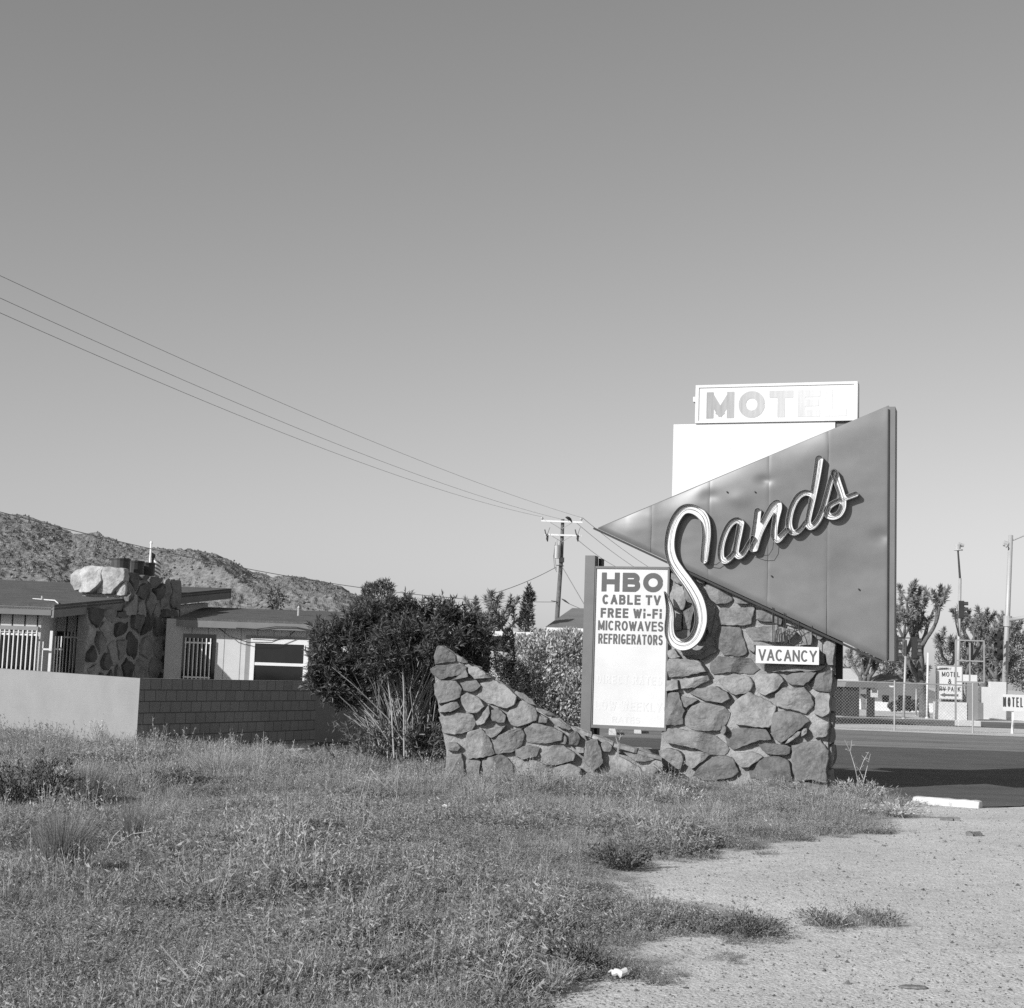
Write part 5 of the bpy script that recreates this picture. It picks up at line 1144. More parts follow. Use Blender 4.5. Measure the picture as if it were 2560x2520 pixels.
scrub(250, 1870, .62, .35, 300, 'bare twiggy weed standing before the sunlit wall corner', 'weed_green', seed=3, stems=16, sm='bark', L=.04)
scrub(1560, 2172, .24, .34, 1400, 'low dark weed at the edge of the sand', seed=4, stems=40, L=.035, tone=(1.0, 3.0), sm='bark')
scrub(1460, 2420, .16, .28, 1200, 'dark weed clump at the tip of the weeds in the right foreground', seed=5, stems=34, L=.028, W=.009, tone=(1.0, 3.0), sm='bark')
scrub(1860, 2335, .14, .30, 1100, 'dark weed alone on the sand right of the weeds', seed=6, stems=36, L=.028, W=.008, tone=(1.0, 3.2), sm='bark')
scrub(2070, 2318, .13, .20, 380, 'sparse weed with two upright stalks on the sand', seed=7, stems=16, L=.025, W=.008, tone=(1.2, 3.2))
scrub(2195, 2312, .08, .20, 380, 'small flat weed farthest right on the sand', seed=8, stems=18, L=.022, W=.008, tone=(1.2, 3.0))
scrub(2150, 1998, .30, .5, 1100, 'weeds gathered at the right foot of the pillar', 'weed_green', seed=9, stems=40, tone=(.9, 1.8))
scrub(2230, 2040, .22, .5, 1000, 'weeds left of the white wheel stop', 'weed_green', seed=10, stems=40, tone=(.7, 1.5))
scrub(1690, 2000, .28, .45, 700, 'weeds hiding the left foot of the pillar', 'weed_green', seed=11, stems=30, tone=(.9, 1.8))
# tall branching dry weed in front of the drive
def weed(base, br, label, r=.008, D=None, name='dry_weed'):
    g_ = GP(*base); D = g_.y; mb = MB(); z0 = float(gz(g_.x, g_.y))
    for ln in br:
        pts = [P(x, y, D + random.uniform(-.05, .05)) for x, y in ln]; mb.tube(pts, list(np.linspace(r, r * .45, len(pts))), 5)
        for p, q in zip(pts, pts[1:]):
            for k in range(4):
                s = p.lerp(q, random.random()); mb.tube([s, s + Vector((random.uniform(-.05, .05), random.uniform(-.05, .05), random.uniform(0, .06)))], [r * .35, r * .2], 3)
    return recentre(tag(mb.build(name, MT['dry_stalk']), label, 'weed'))
weed((2155, 1990), [[(2152, 1990), (2146, 1960), (2138, 1920), (2126, 1880), (2112, 1850)], [(2138, 1915), (2150, 1925), (2160, 1900), (2172, 1880)], [(2152, 1985), (2160, 1950), (2170, 1910), (2176, 1885)], [(2126, 1880), (2116, 1872)], [(2126, 1880), (2130, 1850)], [(2160, 1950), (2148, 1925)]], 'tall dry branching weed standing before the dark drive', .009)
weed((1550, 1965), [[(1543, 1890), (1545, 1860), (1538, 1838), (1524, 1826)], [(1546, 1895), (1548, 1850), (1552, 1835), (1543, 1822)], [(1540, 1950), (1544, 1890)], [(1552, 1840), (1556, 1850)]], 'dry stalk standing in front of the gap under the white board', .007)
weed((900, 2040), [[(890, 2040), (905, 1980), (925, 1920), (938, 1880)], [(905, 2035), (915, 1990), (930, 1930)], [(880, 2030), (895, 1990)], [(925, 1920), (945, 1945), (965, 1970)]], 'leaning dry stalks below the dark bush', .006)
weed((985, 2035), [[(980, 2035), (992, 1990), (996, 1930), (990, 1880)]], 'single pale stalk right of the leaning stalks', .006)
weed((350, 1975), [[(362, 1975), (350, 1930), (335, 1885)], [(360, 1975), (345, 1945), (326, 1905)], [(385, 1960), (388, 1910)]], 'forked pale stalks in front of the wall corner', .006)
weed((560, 2145), [[(557, 2145), (590, 2110), (625, 2070), (645, 2035)]], 'pale dry stick leaning right in the middle of the weeds', .007, name='dry_stick')
weed((265, 2145), [[(262, 2145), (285, 2115), (330, 2085), (380, 2078)], [(258, 2140), (285, 2090), (310, 2065)]], 'grey twigs lying right of the pale bunch grass', .006, name='dry_stick')
weed((60, 2095), [[(52, 2095), (95, 2055), (135, 2015)]], 'pale stick leaning out of the weeds at the left edge', .006, name='dry_stick')
weed((210, 2130), [[(215, 2130), (195, 2075), (184, 2035)]], 'thin pale stick between the two bunch grasses', .005, name='dry_stick')
weed((480, 2500), [[(480, 2510), (478, 2450), (500, 2410), (520, 2350)], [(478, 2450), (455, 2425), (400, 2360)], [(480, 2470), (500, 2440), (512, 2410)], [(455, 2480), (455, 2460), (478, 2450)]], 'branched dead twig at the bottom edge left of middle', .007, name='dead_branch')
weed((710, 2500), [[(715, 2510), (740, 2450), (760, 2410), (750, 2370)], [(760, 2410), (735, 2400)]], 'long curved dead twigs at the bottom edge', .006, name='dead_branch')
weed((2080, 2320), [[(2062, 2315), (2072, 2270), (2085, 2238)], [(2100, 2310), (2115, 2285), (2130, 2268)]], 'two thin dark stalks rising from the sand weed', .003)
# ------------------------------------------------------------------ utility pole and wires
pole = empty('utility_pole', P(1398, 1700, 90), 'wooden utility pole with two crossarms and a transformer', 'pole')
pz = lambda x, y, D=90: P(x, y, D)
mb = MB(); b0 = P(1392, 1690, 90); mb.tube([Vector((b0.x - .1, b0.y, -.1)), pz(1393, 1540), pz(1403, 1400), pz(1407, 1298)], [.15, .14, .12, .10], 10); mb.build('pole_shaft', MT['pole_wood'], pole)
for y, xa, xb, dy in ((1304, 1353, 1456, 2), (1338, 1362, 1454, 1.5)):
    mb = MB(); mb.bar(pz(xa, y - dy, 89.8), pz(xb, y + dy, 89.8), .10, .12); mb.build('crossarm', MT['white_paint'], pole)
for a, c in (((1376, 1306), (1402, 1322)), ((1430, 1307), (1406, 1321)), ((1430, 1340), (1406, 1354)), ((1380, 1340), (1400, 1352))): mb = MB(); mb.bar(pz(*a, 89.75), pz(*c, 89.8), .04); mb.build('brace', MT['galv'], pole)
for x, y in ((1355, 1296), (1453, 1298)):
    p = pz(x, y, 89.8); mb = MB(); mb.tube([p - Vector((0, 0, .18)), p - Vector((0, 0, .05))], .03, 6); mb.tube([p - Vector((0, 0, .08)), p, p + Vector((0, 0, .09))], [.05, .1, .04], 8); mb.build('insulator', MT['porcelain'], pole)
for x in (1367, 1443):
    mb = MB(); mb.tube([pz(x - 5, 1324, 89.7), pz(x - 3, 1333, 89.6), pz(x, 1340, 89.6)], .035, 5); mb.tube([pz(x + 2, 1339, 89.7), pz(x + 1, 1347, 89.7), pz(x + 2, 1354, 89.7)], [.06, .07, .03], 6); mb.tube([pz(x + 1, 1337, 89.6), pz(x + 8, 1318, 89.6)], .012, 4); mb.build('fuse_cutout', MT['dark_metal'], pole)
p = pz(1393, 1380, 89.7); mb = MB(); mb.tube([p - Vector((0, 0, .38)), p + Vector((0, 0, .38))], .20, 14); mb.tube([p + Vector((0, 0, .38)), p + Vector((0, 0, .43))], [.21, .12], 14); tr = mb.build('transformer', MT['galv'], pole)
mb = MB(); mb.tube([p + Vector((-.05, -.1, .4)), p + Vector((-.07, -.1, .75))], [.05, .03], 6); mb.tube([p + Vector((.1, -.1, .4)), p + Vector((.12, -.1, .62))], [.04, .03], 6); attach(mb.build('bushing', MT['porcelain'], None), tr)
mb = MB(); q = pz(1404, 1400, 89.75); mb.box((q.x, q.y, q.z), .3, .3, .28); mb.build('equipment_box', MT['dark_metal'], pole)
for pts, r in (([(1389, 1355), (1384, 1390), (1386, 1418), (1392, 1430)], .014), ([(1392, 1368), (1388, 1400), (1391, 1424)], .012), ([(1404, 1497), (1412, 1502), (1424, 1510)], [.02, .06, .02])):
    mb = MB(); mb.tube([pz(x, y, 89.6) for x, y in pts], r, 5); mb.build('service_wire', MT['dark_metal'], pole)
for a, c in (((1391, 1413), (1410, 1415)), ((1378, 1502), (1392, 1504))): mb = MB(); mb.bar(pz(*a, 89.8), pz(*c, 89.8), .045); mb.build('bracket', MT['dark_metal'], pole)
# a bird on the upper crossarm
mb = MB(); a = pz(1421, 1296, 89.75)
def bl(pts, r): mb.tube(pts, r, 8)
bl([pz(1413.5, 1293, 89.75), pz(1417, 1293.6, 89.75), pz(1422, 1296, 89.75), pz(1426, 1299, 89.75), pz(1430, 1306, 89.75)], [.012, .07, .10, .075, .03]); body = mb.build('bird', MT['bird_black'], None, smooth=True)
mb = MB(); mb.tube([pz(1424, 1299, 89.72), pz(1425, 1303.5, 89.8)], .015, 4); mb.tube([pz(1421, 1298, 89.78), pz(1422, 1303.5, 89.82)], .015, 4); attach(mb.build('leg', MT['bird_black'], None), body)
tag(body, 'black bird perched on the upper crossarm of the pole', 'bird')
def wire(pts, label, r=.009, name='power_line', sag=0.0, group=None):
    mb = MB(); P_ = [Vector(p) for p in pts]; out = []
    if len(P_) == 2:
        for i in range(25):
            t = i / 24; q = P_[0].lerp(P_[1], t); q.z -= sag * 4 * t * (1 - t); out.append(q)
    else:
        s = smooth_path([tuple(p) for p in P_], 6); out = [Vector(q) for q in s]
    mb.tube(out, r, 5); return recentre(tag(mb.build(name, MT['line_wire']), label, 'wire', group))
def wire3(a, m, b, label, r=.009, name='power_line'): # through three seen points, carried on past the frame
    p0, p1, p2 = a, m, b; out = []
    for i in range(40):
        t = i / 39 * 1.35; L0 = (t - .5) * (t - 1) * 2; L1 = -4 * t * (t - 1); L2 = 2 * t * (t - .5); out.append(p0 * L0 + p1 * L1 + p2 * L2)
    mb = MB(); mb.tube(out, r, 5); return recentre(tag(mb.build(name, MT['line_wire']), label, 'wire'))
def mid(a, b, px, py):            # point over the middle of a span, seen at px, py
    t_ = .5; Y = a.y + (b.y - a.y) * t_; return P(px, py, Y)
def span(a, b, seen, label, r):
    m = a.lerp(b, .5); 
    # sag so that the wire passes under the seen point
    best = min((abs(PX(a.lerp(b, t))[0] - seen[0]), t) for t in np.linspace(.02, .98, 97))[1]; q = a.lerp(b, best); want = P(seen[0], seen[1], q.y).z; sag = (q.z - want) / (4 * best * (1 - best))
    m.z -= sag; return wire3(a, m, b, label, r)
span(pz(1454, 1294, 89.8), P(0, 689, 37), (800, 1049), 'highest power line running from the pole to the upper left', .0072)
span(pz(1420, 1302, 89.8), P(0, 745, 36.5), (800, 1094), 'middle power line running from the pole to the upper left', .0072)
span(pz(1355, 1292, 89.8), P(0, 782, 36), (800, 1118), 'lowest of the three power lines reaching the upper left', .0072)
span(pz(1388, 1505, 89.8), P(0, 1280, 52), (633, 1425), 'thick cable crossing low in front of the hill', .016)
wire([pz(1390, 1418, 89.7), P(1240, 1482, 76)], 'sagging service drop left of the pole above the trees', .018, 'service_drop', .1)
wire([pz(1406, 1418, 89.7), P(1468, 1524, 78), Vector((P(1468, 1524, 78) + (P(1468, 1524, 78) - pz(1406, 1418, 89.7)) * .9))], 'steep dark guy wire right of the pole', .022, 'guy_wire')
for (x0, y0), (x1, y1), lab in (((1456, 1294), (1636, 1418), 'thin line from the right insulator running behind the triangle'), ((1440, 1306), (1600, 1418), 'thin line from the crossarm running down to the right'), ((1445, 1350), (1546, 1411), 'thin line from the lower crossarm running down to the right')):
    a = pz(x0, y0, 89.8); wire([a, a + (P(x1, y1, 118) - a) * 1.5], lab, .016, sag=.3)
wire([P(1424, 1510, 89.4), P(1475, 1532, 100)], 'short cable leaving the pole above the grey roof', .016, 'service_drop')
# ------------------------------------------------------------------ flagpole behind the chimney
fp = empty('flag_pole', P(376, 1660, 62), 'white flagpole with a limp striped flag behind the chimney', 'flagpole')
mb = MB(); p = P(378, 1359, 62); mb.tube([(p.x, p.y, 0), p], [.06, .04], 8); mb.tube([p, p + Vector((0, 0, .1))], [.07, .03], 8); mb.build('pole_shaft', MT['white_paint'], fp)
mb = MB(); N1, N2 = 14, 13
for j in range(N1):
    for i in range(N2):
        vs = []
        for di, dj in ((0, 0), (1, 0), (1, 1), (0, 1)):
            s, t = (i + di) / N2, (j + dj) / N1; q = p + Vector((.04 + .36 * s + .05 * math.sin(9 * s), .16 * math.sin(7 * s + 2 * t), -.35 - 1.05 * t - .45 * s)); vs.append(q)
        canton = i < 5 and j < 7
        mb.add(vs, [(0, 1, 2, 3)], .18 if canton else (1.5 if j % 2 else .35))
mb.build('flag', MT['flag_cloth'], fp)
# ------------------------------------------------------------------ buildings across the drive and the highway
def house(name, label, cat='building'): return empty(name, (0, 0, 0), label, cat)
fh = Frame(P(1420, 1570, 60), R(3))          # grey hipped roof behind the board
u0, ve = fh.uv(1362, 1568); u1 = fh.uv(2055, 1590)[0]; vr = P(1430, 1520, 64).z
h = empty('hipped_house', fh.at((u0 + u1) / 2, 0, -4), 'low house with grey hipped roof and white eave behind the pale shrub', 'building')
mb = MB(); A_, B_, C_, D_ = fh.at(u0, ve, 0), fh.at(u1, ve, 0), fh.at(u1, ve, -8), fh.at(u0, ve, -8); r0, r1 = fh.at(fh.uv(1428, 1520)[0] * 1.0, vr, -4), fh.at(u1 - 1.2, vr, -4)
mb.add([A_, B_, C_, D_, r0, r1], [(0, 1, 5, 4), (1, 2, 5), (2, 3, 4, 5), (3, 0, 4), (3, 2, 1, 0)]); mb.build('roof', MT['house_roof'], h)
mb = MB(); mb.fbox(fh, u0, u1, ve - .16, ve - .002, -7.9, .02); mb.build('eave_fascia', MT['white_paint'], h)
mb = MB(); mb.fbox(fh, u0 + .6, u1 - .6, -.1, ve - .16, -7.2, -.6); mb.build('wall', MT['house_grey'], h)
fl = Frame(P(1260, 1578, 50), R(2))          # flat white-edged roof at left
u0, ve = fl.uv(1130, 1574); u1 = fl.uv(1345, 1581)[0]
h = empty('flat_roofed_wing', fl.at((u0 + u1) / 2, 0, -2), 'flat roofed wing with a bright white edge between the bushes', 'building')
mb = MB(); mb.fbox(fl, u0, u1, ve - .16, ve, -4, 0); mb.build('roof', MT['white_paint'], h)
mb = MB(); mb.fbox(fl, u0 + .3, u1 - .3, -.1, ve - .16, -3.7, -.7); wl = mb.build('wall', MT['siding'], h)
mb = MB(); a, v = fl.uv(1196, 1640, -.69); c = fl.uv(1222, 1640, -.69)[0]; mb.fbox(fl, a, c, .9, v + .5, -.72, -.66); mb.build('window', MT['dark_glass'], wl)
tree('hidden_tree', 'broad dark tree, unseen behind the pillar and triangle sign, added to shade the highway', [(1800, 1400, 90, 60, 60), (1740, 1450, 70, 60, 60), (1860, 1460, 80, 60, 60), (1800, 1520, 90, 60, 60)], [(1800, 1690, .25), (1800, 1560, .2)], 12, .25, .12, MT['dark_leaf'])  # unseen tree, put here to cast the shadow lying on the highway
# white boarded roof panel far right of the pillar
def quad_house(name, label, px0, px1, ytop, ybot, D, depth, m, cat='building', z0=-.1, extra=None):
    fr = Frame(P((px0 + px1) / 2, 1700, D), R(0)); u0, v1 = fr.uv(px0, ytop); u1 = fr.uv(px1, ytop)[0]; v0 = fr.uv(px0, ybot)[1] if ybot else z0
    root = empty(name, fr.at((u0 + u1) / 2, 0, -depth / 2), label, cat); mb = MB(); mb.fbox(fr, u0, u1, v0, v1, -depth, 0); w_ = mb.build('wall', MT[m], root); return root, fr, u0, u1, v0, v1, w_
root, fr, u0, u1, v0, v1, w_ = quad_house('pale_shed', 'pale shed with a light roof seen between pillar and trees', 2040, 2150, 1700, None, 112, 5, 'white_paint')
mb = MB(); vt_ = P(2150, 1676, 114).z; mb.hexa([fr.at(u0, v1, .3), fr.at(u1, v1, .3), fr.at(u1 - .2, vt_, -2.5), fr.at(u0, vt_, -2.5)], [fr.at(u0, v1 + .12, .3), fr.at(u1, v1 + .12, .3), fr.at(u1 - .2, vt_ + .12, -2.5), fr.at(u0, vt_ + .12, -2.5)]); mb.hexa([fr.at(u0, v1, -5.3), fr.at(u1, v1, -5.3), fr.at(u1 - .2, vt_, -2.5), fr.at(u0, vt_, -2.5)], [fr.at(u0, v1 + .12, -5.3), fr.at(u1, v1 + .12, -5.3), fr.at(u1 - .2, vt_ + .12, -2.5), fr.at(u0, vt_ + .12, -2.5)]); mb.build('roof', MT['concrete'], root)
mb = MB(); mb.fbox(fr, u1 + .002, u1 + .25, 0, v1 - .05, -4, .1); mb.build('end_panel', MT['dark_trim'], root)
root, fr, u0, u1, v0, v1, w_ = quad_house('white_house', 'white house with grey hipped roof and dark windows across the highway', 2182, 2345, 1736, None, 98, 8, 'white_paint')
vr = P(2235, 1686, 102).z; mb = MB(); A_, B_, C_, D_ = fr.at(u0 - .5, v1, .6), fr.at(u1 + .5, v1, .6), fr.at(u1 + .5, v1, -8.6), fr.at(u0 - .5, v1, -8.6); a_, b_ = fr.at(fr.uv(2238, 1690)[0], vr, -4), fr.at(u1 - 2, vr, -4); mb.add([A_, B_, C_, D_, a_, b_], [(0, 1, 5, 4), (1, 2, 5), (2, 3, 4, 5), (3, 0, 4), (3, 2, 1, 0)]); mb.build('roof', MT['house_roof'], root)
for x0, x1 in ((2206, 2222), (2246, 2278), (2152, 2160)):
    a, v = fr.uv(x0, 1738, .02); c = fr.uv(x1, 1738, .02)[0]
    if x0 < 2180: continue
    mb = MB(); mb.fbox(fr, a, c, v - .42, v - .02, .002, .03); mb.build('window', MT['dark_glass'], w_)
mb = MB(); a, v = fr.uv(2231, 1714, -.5); mb.fbox(fr, a, a + .3, v - .4, v, -1.4, -1.1); mb.build('chimney', MT['white_paint'], root)
root, fr, u0, u1, v0, v1, w_ = quad_house('white_block_wall', 'bright white stepped masonry wall beside the thick steel pole', 2478, 2516, 1704, None, 82, .5, 'white_panel', 'wall')
a, v = fr.uv(2460, 1717); mb = MB(); mb.fbox(fr, a, u0 - .003, -.1, v, -.45, -.02); mb.build('wall_step', MT['white_panel'], root)
mb = MB(); c = fr.uv(2560, 1717)[0]; mb.fbox(fr, u1 + .003, c + 3, -.1, v - .9, -.45, -.02); mb.build('wall_step', MT['white_panel'], root)
mb = MB(); mb.fbox(fr, u0 - 2.2, fr.uv(2459, 1717)[0], -.1, v - .85, -.4, -.1); mb.build('grey_wall', MT['house_grey'], root)
# motel & RV park sign
rv = empty('rv_park_sign', P(2372, 1795, 78), 'white MOTEL and RV PARK sign with an arrow on a white base', 'sign')
FR = Frame(P(2370, 1700, 78), R(8))
def rp(x, y): return 2330 + x / 7.322, 1580 + y / 7.322
u0, v1 = FR.uv(*rp(88, 616)); u1 = FR.uv(*rp(545, 640))[0]; v0 = FR.uv(*rp(80, 1214))[1]
mb = MB(); mb.fbox(FR, u0, u1, v0, v1, -.25, 0); mb.build('board', MT['white_panel'], rv)
mb = MB(); g = .04
for q in ((u0 - g, u1 + g, v1, v1 + g), (u0 - g, u1 + g, v0 - g, v0), (u0 - g, u0, v0, v1), (u1, u1 + g, v0, v1)): mb.fbox(FR, *q, -.27, .03)
mb.build('board_frame', MT['trim_grey'], rv)
mb = MB(); mb.fbox(FR, u0 + .25, u1 - .1, v0 - .16, v0 - g - .002, -.2, -.05); mb.build('base_gap', MT['dark_trim'], rv)
a = FR.uv(*rp(48, 1300))[0]; c, vv = FR.uv(*rp(640, 1250)); mb = MB(); mb.fbox(FR, a, c, -.1, v0 - .16, -.6, .02); mb.build('base', MT['concrete'], rv)
mb = MB(); mb.fbox(FR, c + .003, c + .55, -.1, v0 + .9, -.5, -.05); mb.build('side_column', MT['house_grey'], rv)
mb = MB(); mb.fbox(FR, u1 + g + .01, c + .5, v0 + .92, v0 + 1.25, -.4, 0.03); mb.build('side_panel', MT['white_panel'], rv)
for s, xl, xr, yt, yb, bo, m in (('DESERT', 135, 355, 648, 690, .2, 'house_grey'), ('MOTEL', 180, 508, 725, 815, .14, 'letter_black'), ('&', 293, 355, 858, 950, .13, 'letter_black'), ('RV PARK', 137, 520, 993, 1080, .14, 'letter_black')):
    x0, y0 = rp(xl, yt); x1, y1 = rp(xr, yb); lettering(s, FR, 0, x0, x1, y0, y1, MT[m], rv, bold=bo, slope=.04, thick=.012)
mb = MB(); ar = [FR.uv(*rp(x, y)) for x, y in ((140, 1150), (235, 1115), (235, 1135), (480, 1140), (480, 1180), (235, 1170), (240, 1192))]; mb.prism([FR.at(u, v, .012) for u, v in ar], FR.n * -.014); mb.build('arrow', MT['letter_grey'], rv)
# small MOTEL sign on a post
ms_ = empty('small_motel_sign', GP(2533, 1834), 'small white MOTEL sign on a short splayed post at the right edge', 'sign')
FS = Frame(GP(2533, 1834), R(6)); u0, v1 = FS.uv(2507, 1735.5); u1 = FS.uv(2570, 1738)[0]; v0 = FS.uv(2507, 1777)[1]
mb = MB(); mb.fbox(FS, u0, u1, v0, v1, -.05, 0); mb.build('board', MT['white_panel'], ms_)
x0, y0 = rp(1300, 1188); x1, y1 = rp(1660, 1366); lettering('MOTEL', FS, 0, x0, x1, y0, y1, MT['letter_black'], ms_, bold=.125, slope=.06, thick=.01)
mb = MB(); c = FS.uv(2533, 1800)[0]; mb.fbox(FS, c - .035, c + .035, -.05, v0, -.09, -.052); mb.bar(FS.at(c, .6, -.08), FS.at(c - .10, 0, .12), .03); mb.bar(FS.at(c, .6, -.1), FS.at(c + .02, 0, -.4), .03); mb.build('post', MT['white_paint'], ms_)
# ------------------------------------------------------------------ chain-link fence
fe = empty('chain_link_fence', GP(2236, 1826), 'chain-link fence with thin posts beyond the drive', 'fence')
FF = Frame(GP(2236, 1826), R(1.5)); uA = FF.uv(2035, 1820)[0]; uB = FF.uv(2433, 1830)[0]; H_ = FF.uv(2236, 1707)[1]
mb = MB(); pitch = .115; hw = H_ - .06; k = int((uB - uA + hw) / pitch)
for i in range(k):
    for s in (1, -1):
        u = uA - hw + i * pitch if s > 0 else uA + i * pitch; a = (u, .04); c = (u + hw, .04 + hw) if s > 0 else (u - hw, .04 + hw)
        ua, ub = a[0], c[0]; ts = [t for t in (0, 1)]
        def cl(t): return (a[0] + (c[0] - a[0]) * t, a[1] + (c[1] - a[1]) * t)
        t0, t1 = 0, 1; dx = c[0] - a[0]
        lo, hi = sorted(((uA - a[0]) / dx, (uB - a[0]) / dx)); t0, t1 = max(0, lo), min(1, hi)
        if t1 - t0 > .02: q0, q1 = cl(t0), cl(t1); mb.bar(FF.at(*q0, .006 * s), FF.at(*q1, .006 * s), .005)
mb.build('chain_link_mesh', MT['galv'], fe)
for x in (2062, 2236, 2432):
    u = FF.uv(x, 1820)[0]; mb = MB(); mb.tube([FF.at(u, -.1, 0), FF.at(u, H_ + .03, 0)], .035, 8); mb.tube([FF.at(u, H_ + .03, 0), FF.at(u, H_ + .08, 0)], [.045, .02], 8); mb.build('post', MT['galv'], fe)
mb = MB(); mb.tube([FF.at(uA, H_, 0), FF.at(uB, H_, 0)], .024, 8); mb.build('top_rail', MT['galv'], fe)
# ------------------------------------------------------------------ bus shelter
sh = empty('roadside_shelter', P(2145, 1793, 77), 'dark slatted roadside shelter behind the chain-link fence', 'shelter')
FH = Frame(P(2145, 1700, 77), R(-6)); ux = lambda x, y=1720, o=0: FH.uv(x, y, o)
uL_, vT = ux(2108, 1712); uR_ = ux(2188, 1716)[0]
mb = MB(); mb.hexa([FH.at(uL_, vT - .1, .2), FH.at(uR_, vT - .1, .2), FH.at(uR_, vT - .1, -1.6), FH.at(uL_, vT - .1, -1.6)], [FH.at(uL_ + .1, vT + .2, .3), FH.at(uR_, vT + .2, .3), FH.at(uR_, vT + .2, -1.6), FH.at(uL_, vT + .2, -1.6)]); mb.build('roof', MT['house_grey'], sh)
mb = MB(); n_ = 9; ue = ux(2150)[0]
for i in range(n_): u = uL_ + .05 + (ue - uL_ - .1) * i / (n_ - 1); mb.fbox(FH, u - .06, u + .02, 0, vT - .1, -.06, 0)
mb.build('slat_screen', MT['flue_metal'], sh)
mb = MB(); mb.fbox(FH, uL_, ue, 0, vT - .1, -1.4, -1.3); mb.build('back_wall', MT['dark_trim'], sh)
mb = MB(); up_ = ux(2181)[0]; mb.fbox(FH, up_ - .2, up_ + .12, 0, vT - .1, -.3, .02); mb.build('post', MT['dark_trim'], sh)
sg = empty('white_notice', FH.at(up_, 1.6, .1), 'small white notice board fixed on the shelter post', 'sign')
a, v = ux(2177, 1720.5, .06); c = ux(2195, 1721, .06)[0]; v2 = ux(2177, 1743, .06)[1]; mb = MB(); mb.fbox(FH, a, c, v2, v, .03, .06); mb.build('board', MT['white_panel'], sg)
mb = MB(); mb.fbox(FH, a + .05, c - .05, v - .22, v - .08, .061, .066); mb.build('dark_print', MT['letter_grey'], sg)
# ------------------------------------------------------------------ poles and signals at the crossing
def steel(name, label, px_b, py_b, top, r0, r1, m='pole_steel', cat='pole'):
    b_ = GP(px_b, py_b); t_ = P(top[0], top[1], b_.y); root = empty(name, (b_.x, b_.y, 0), label, cat); mb = MB(); mb.tube([b_ - Vector((0, 0, .05)), b_.lerp(t_, .5), t_], [r0, (r0 + r1) / 2, r1], 14); mb.build('pole_shaft', MT[m], root, smooth=True)
    mb = MB(); mb.tube([(b_.x, b_.y, -.02), (b_.x, b_.y, .06)], r0 * 1.5, 14); mb.build('base_plate', MT[m], root); return root, b_, t_
def signal(name, label, px, py0, py1, D, wpx, side=1):
    c = P(px, (py0 + py1) / 2, D); k = D / 3800; H2 = (py1 - py0) * k; W2 = wpx * k; root = empty(name, tuple(c), label, 'traffic light', 'traffic lights over the crossing')
    mb = MB(); mb.box(c, W2 * .62, W2 * .6, H2); mb.build('housing', MT['dark_metal'], root)
    mb = MB(); mb.box((c.x, c.y + W2 * .32, c.z), W2, .02, H2 * 1.06); mb.build('back_plate', MT['dark_metal'], root)
    for i in range(3):
        z = c.z + H2 * (.33 - .33 * i); mb = MB(); r = H2 * .14; seg = 10
        vs = []; d = Vector((side, -.25, 0)).normalized(); s_ = Vector((-d.y, d.x, 0)); o_ = Vector((c.x, c.y, z)) + d * W2 * .3
        for L in (0, .22): vs += [o_ + d * L + s_ * r * math.cos(q) + Vector((0, 0, r * math.sin(q))) for q in np.linspace(-.5, math.pi + .5, seg)]
        mb.add(vs, [(q, q + 1, seg + q + 1, seg + q) for q in range(seg - 1)]); mb.tube([o_, o_ + d * .02], r * .95, 12); mb.build('signal_lens', MT['dark_metal'], root)
    return root
mainp, b_, t_ = steel('signal_mast', 'thick pale steel traffic mast with an arm at the right edge', 2508, 1797, (2527, 1338), .165, .125)
D = b_.y; mb = MB(); mb.tube([P(2518, 1551, D), P(2560, 1544, D - 1), P(2760, 1530, D - 4)], [.105, .10, .08], 12); mb.build('mast_arm', MT['pole_steel'], mainp, smooth=True)
mb = MB(); mb.tube([P(2519, 1540, D), P(2518.6, 1566, D)], .23, 12); mb.build('arm_clamp', MT['pole_steel'], mainp)
mb = MB(); mb.tube([P(2533, 1350, D), P(2562, 1338, D - .6), P(2680, 1310, D - 3)], [.05, .045, .035], 8); mb.build('lamp_arm', MT['pole_steel'], mainp)
mb = MB(); c = P(2513, 1361, D); mb.tube([c + Vector((-.1, 0, .06)), c + Vector((.12, 0, 0)), c + Vector((.2, 0, -.1))], [.16, .16, .08], 8); mb.tube([c + Vector((-.05, -.2, -.12)), c + Vector((.02, -.2, -.12))], .09, 8); mb.build('camera', MT['porcelain'], mainp)
lp, b_, t_ = steel('signal_pole', 'tall slim pole topped by a lamp and carrying a traffic light', 2393, 1799, (2400, 1446), .10, .08); D = b_.y
mb = MB(); mb.tube([t_, P(2395, 1377, D)], [.06, .045], 8); mb.build('pole_extension', MT['dark_metal'], lp)
mb = MB(); c = P(2396, 1376, D); mb.tube([c, c + Vector((0, 0, .05))], [.24, .24], 10); mb.tube([c + Vector((-.04, 0, .06)), c + Vector((-.04, 0, .3))], [.15, .19], 10); mb.tube([c + Vector((.0, 0, .3)), c + Vector((.28, 0, .26))], [.12, .08], 8); mb.build('lamp_head', MT['porcelain'], lp)
mb = MB(); mb.tube([P(2388, 1520, D - .2), P(2390, 1560, D - .2), P(2397, 1590, D - .1)], .035, 6); mb.build('conduit', MT['dark_metal'], lp)
signal('traffic_light', 'traffic light on the tall slim pole before the Joshua tree', 2405, 1503, 1545, D - .4, 14)
signal('traffic_light', 'traffic light half hidden by the right edge of the triangle', 2240, 1590, 1650, 79, 16)
signal('traffic_light', 'traffic light left of the big Joshua tree trunk', 2288, 1594, 1645, 79, 16)
signal('traffic_light', 'traffic light seen from its side left of the thick mast', 2502, 1582, 1648, 84, 15, -1)
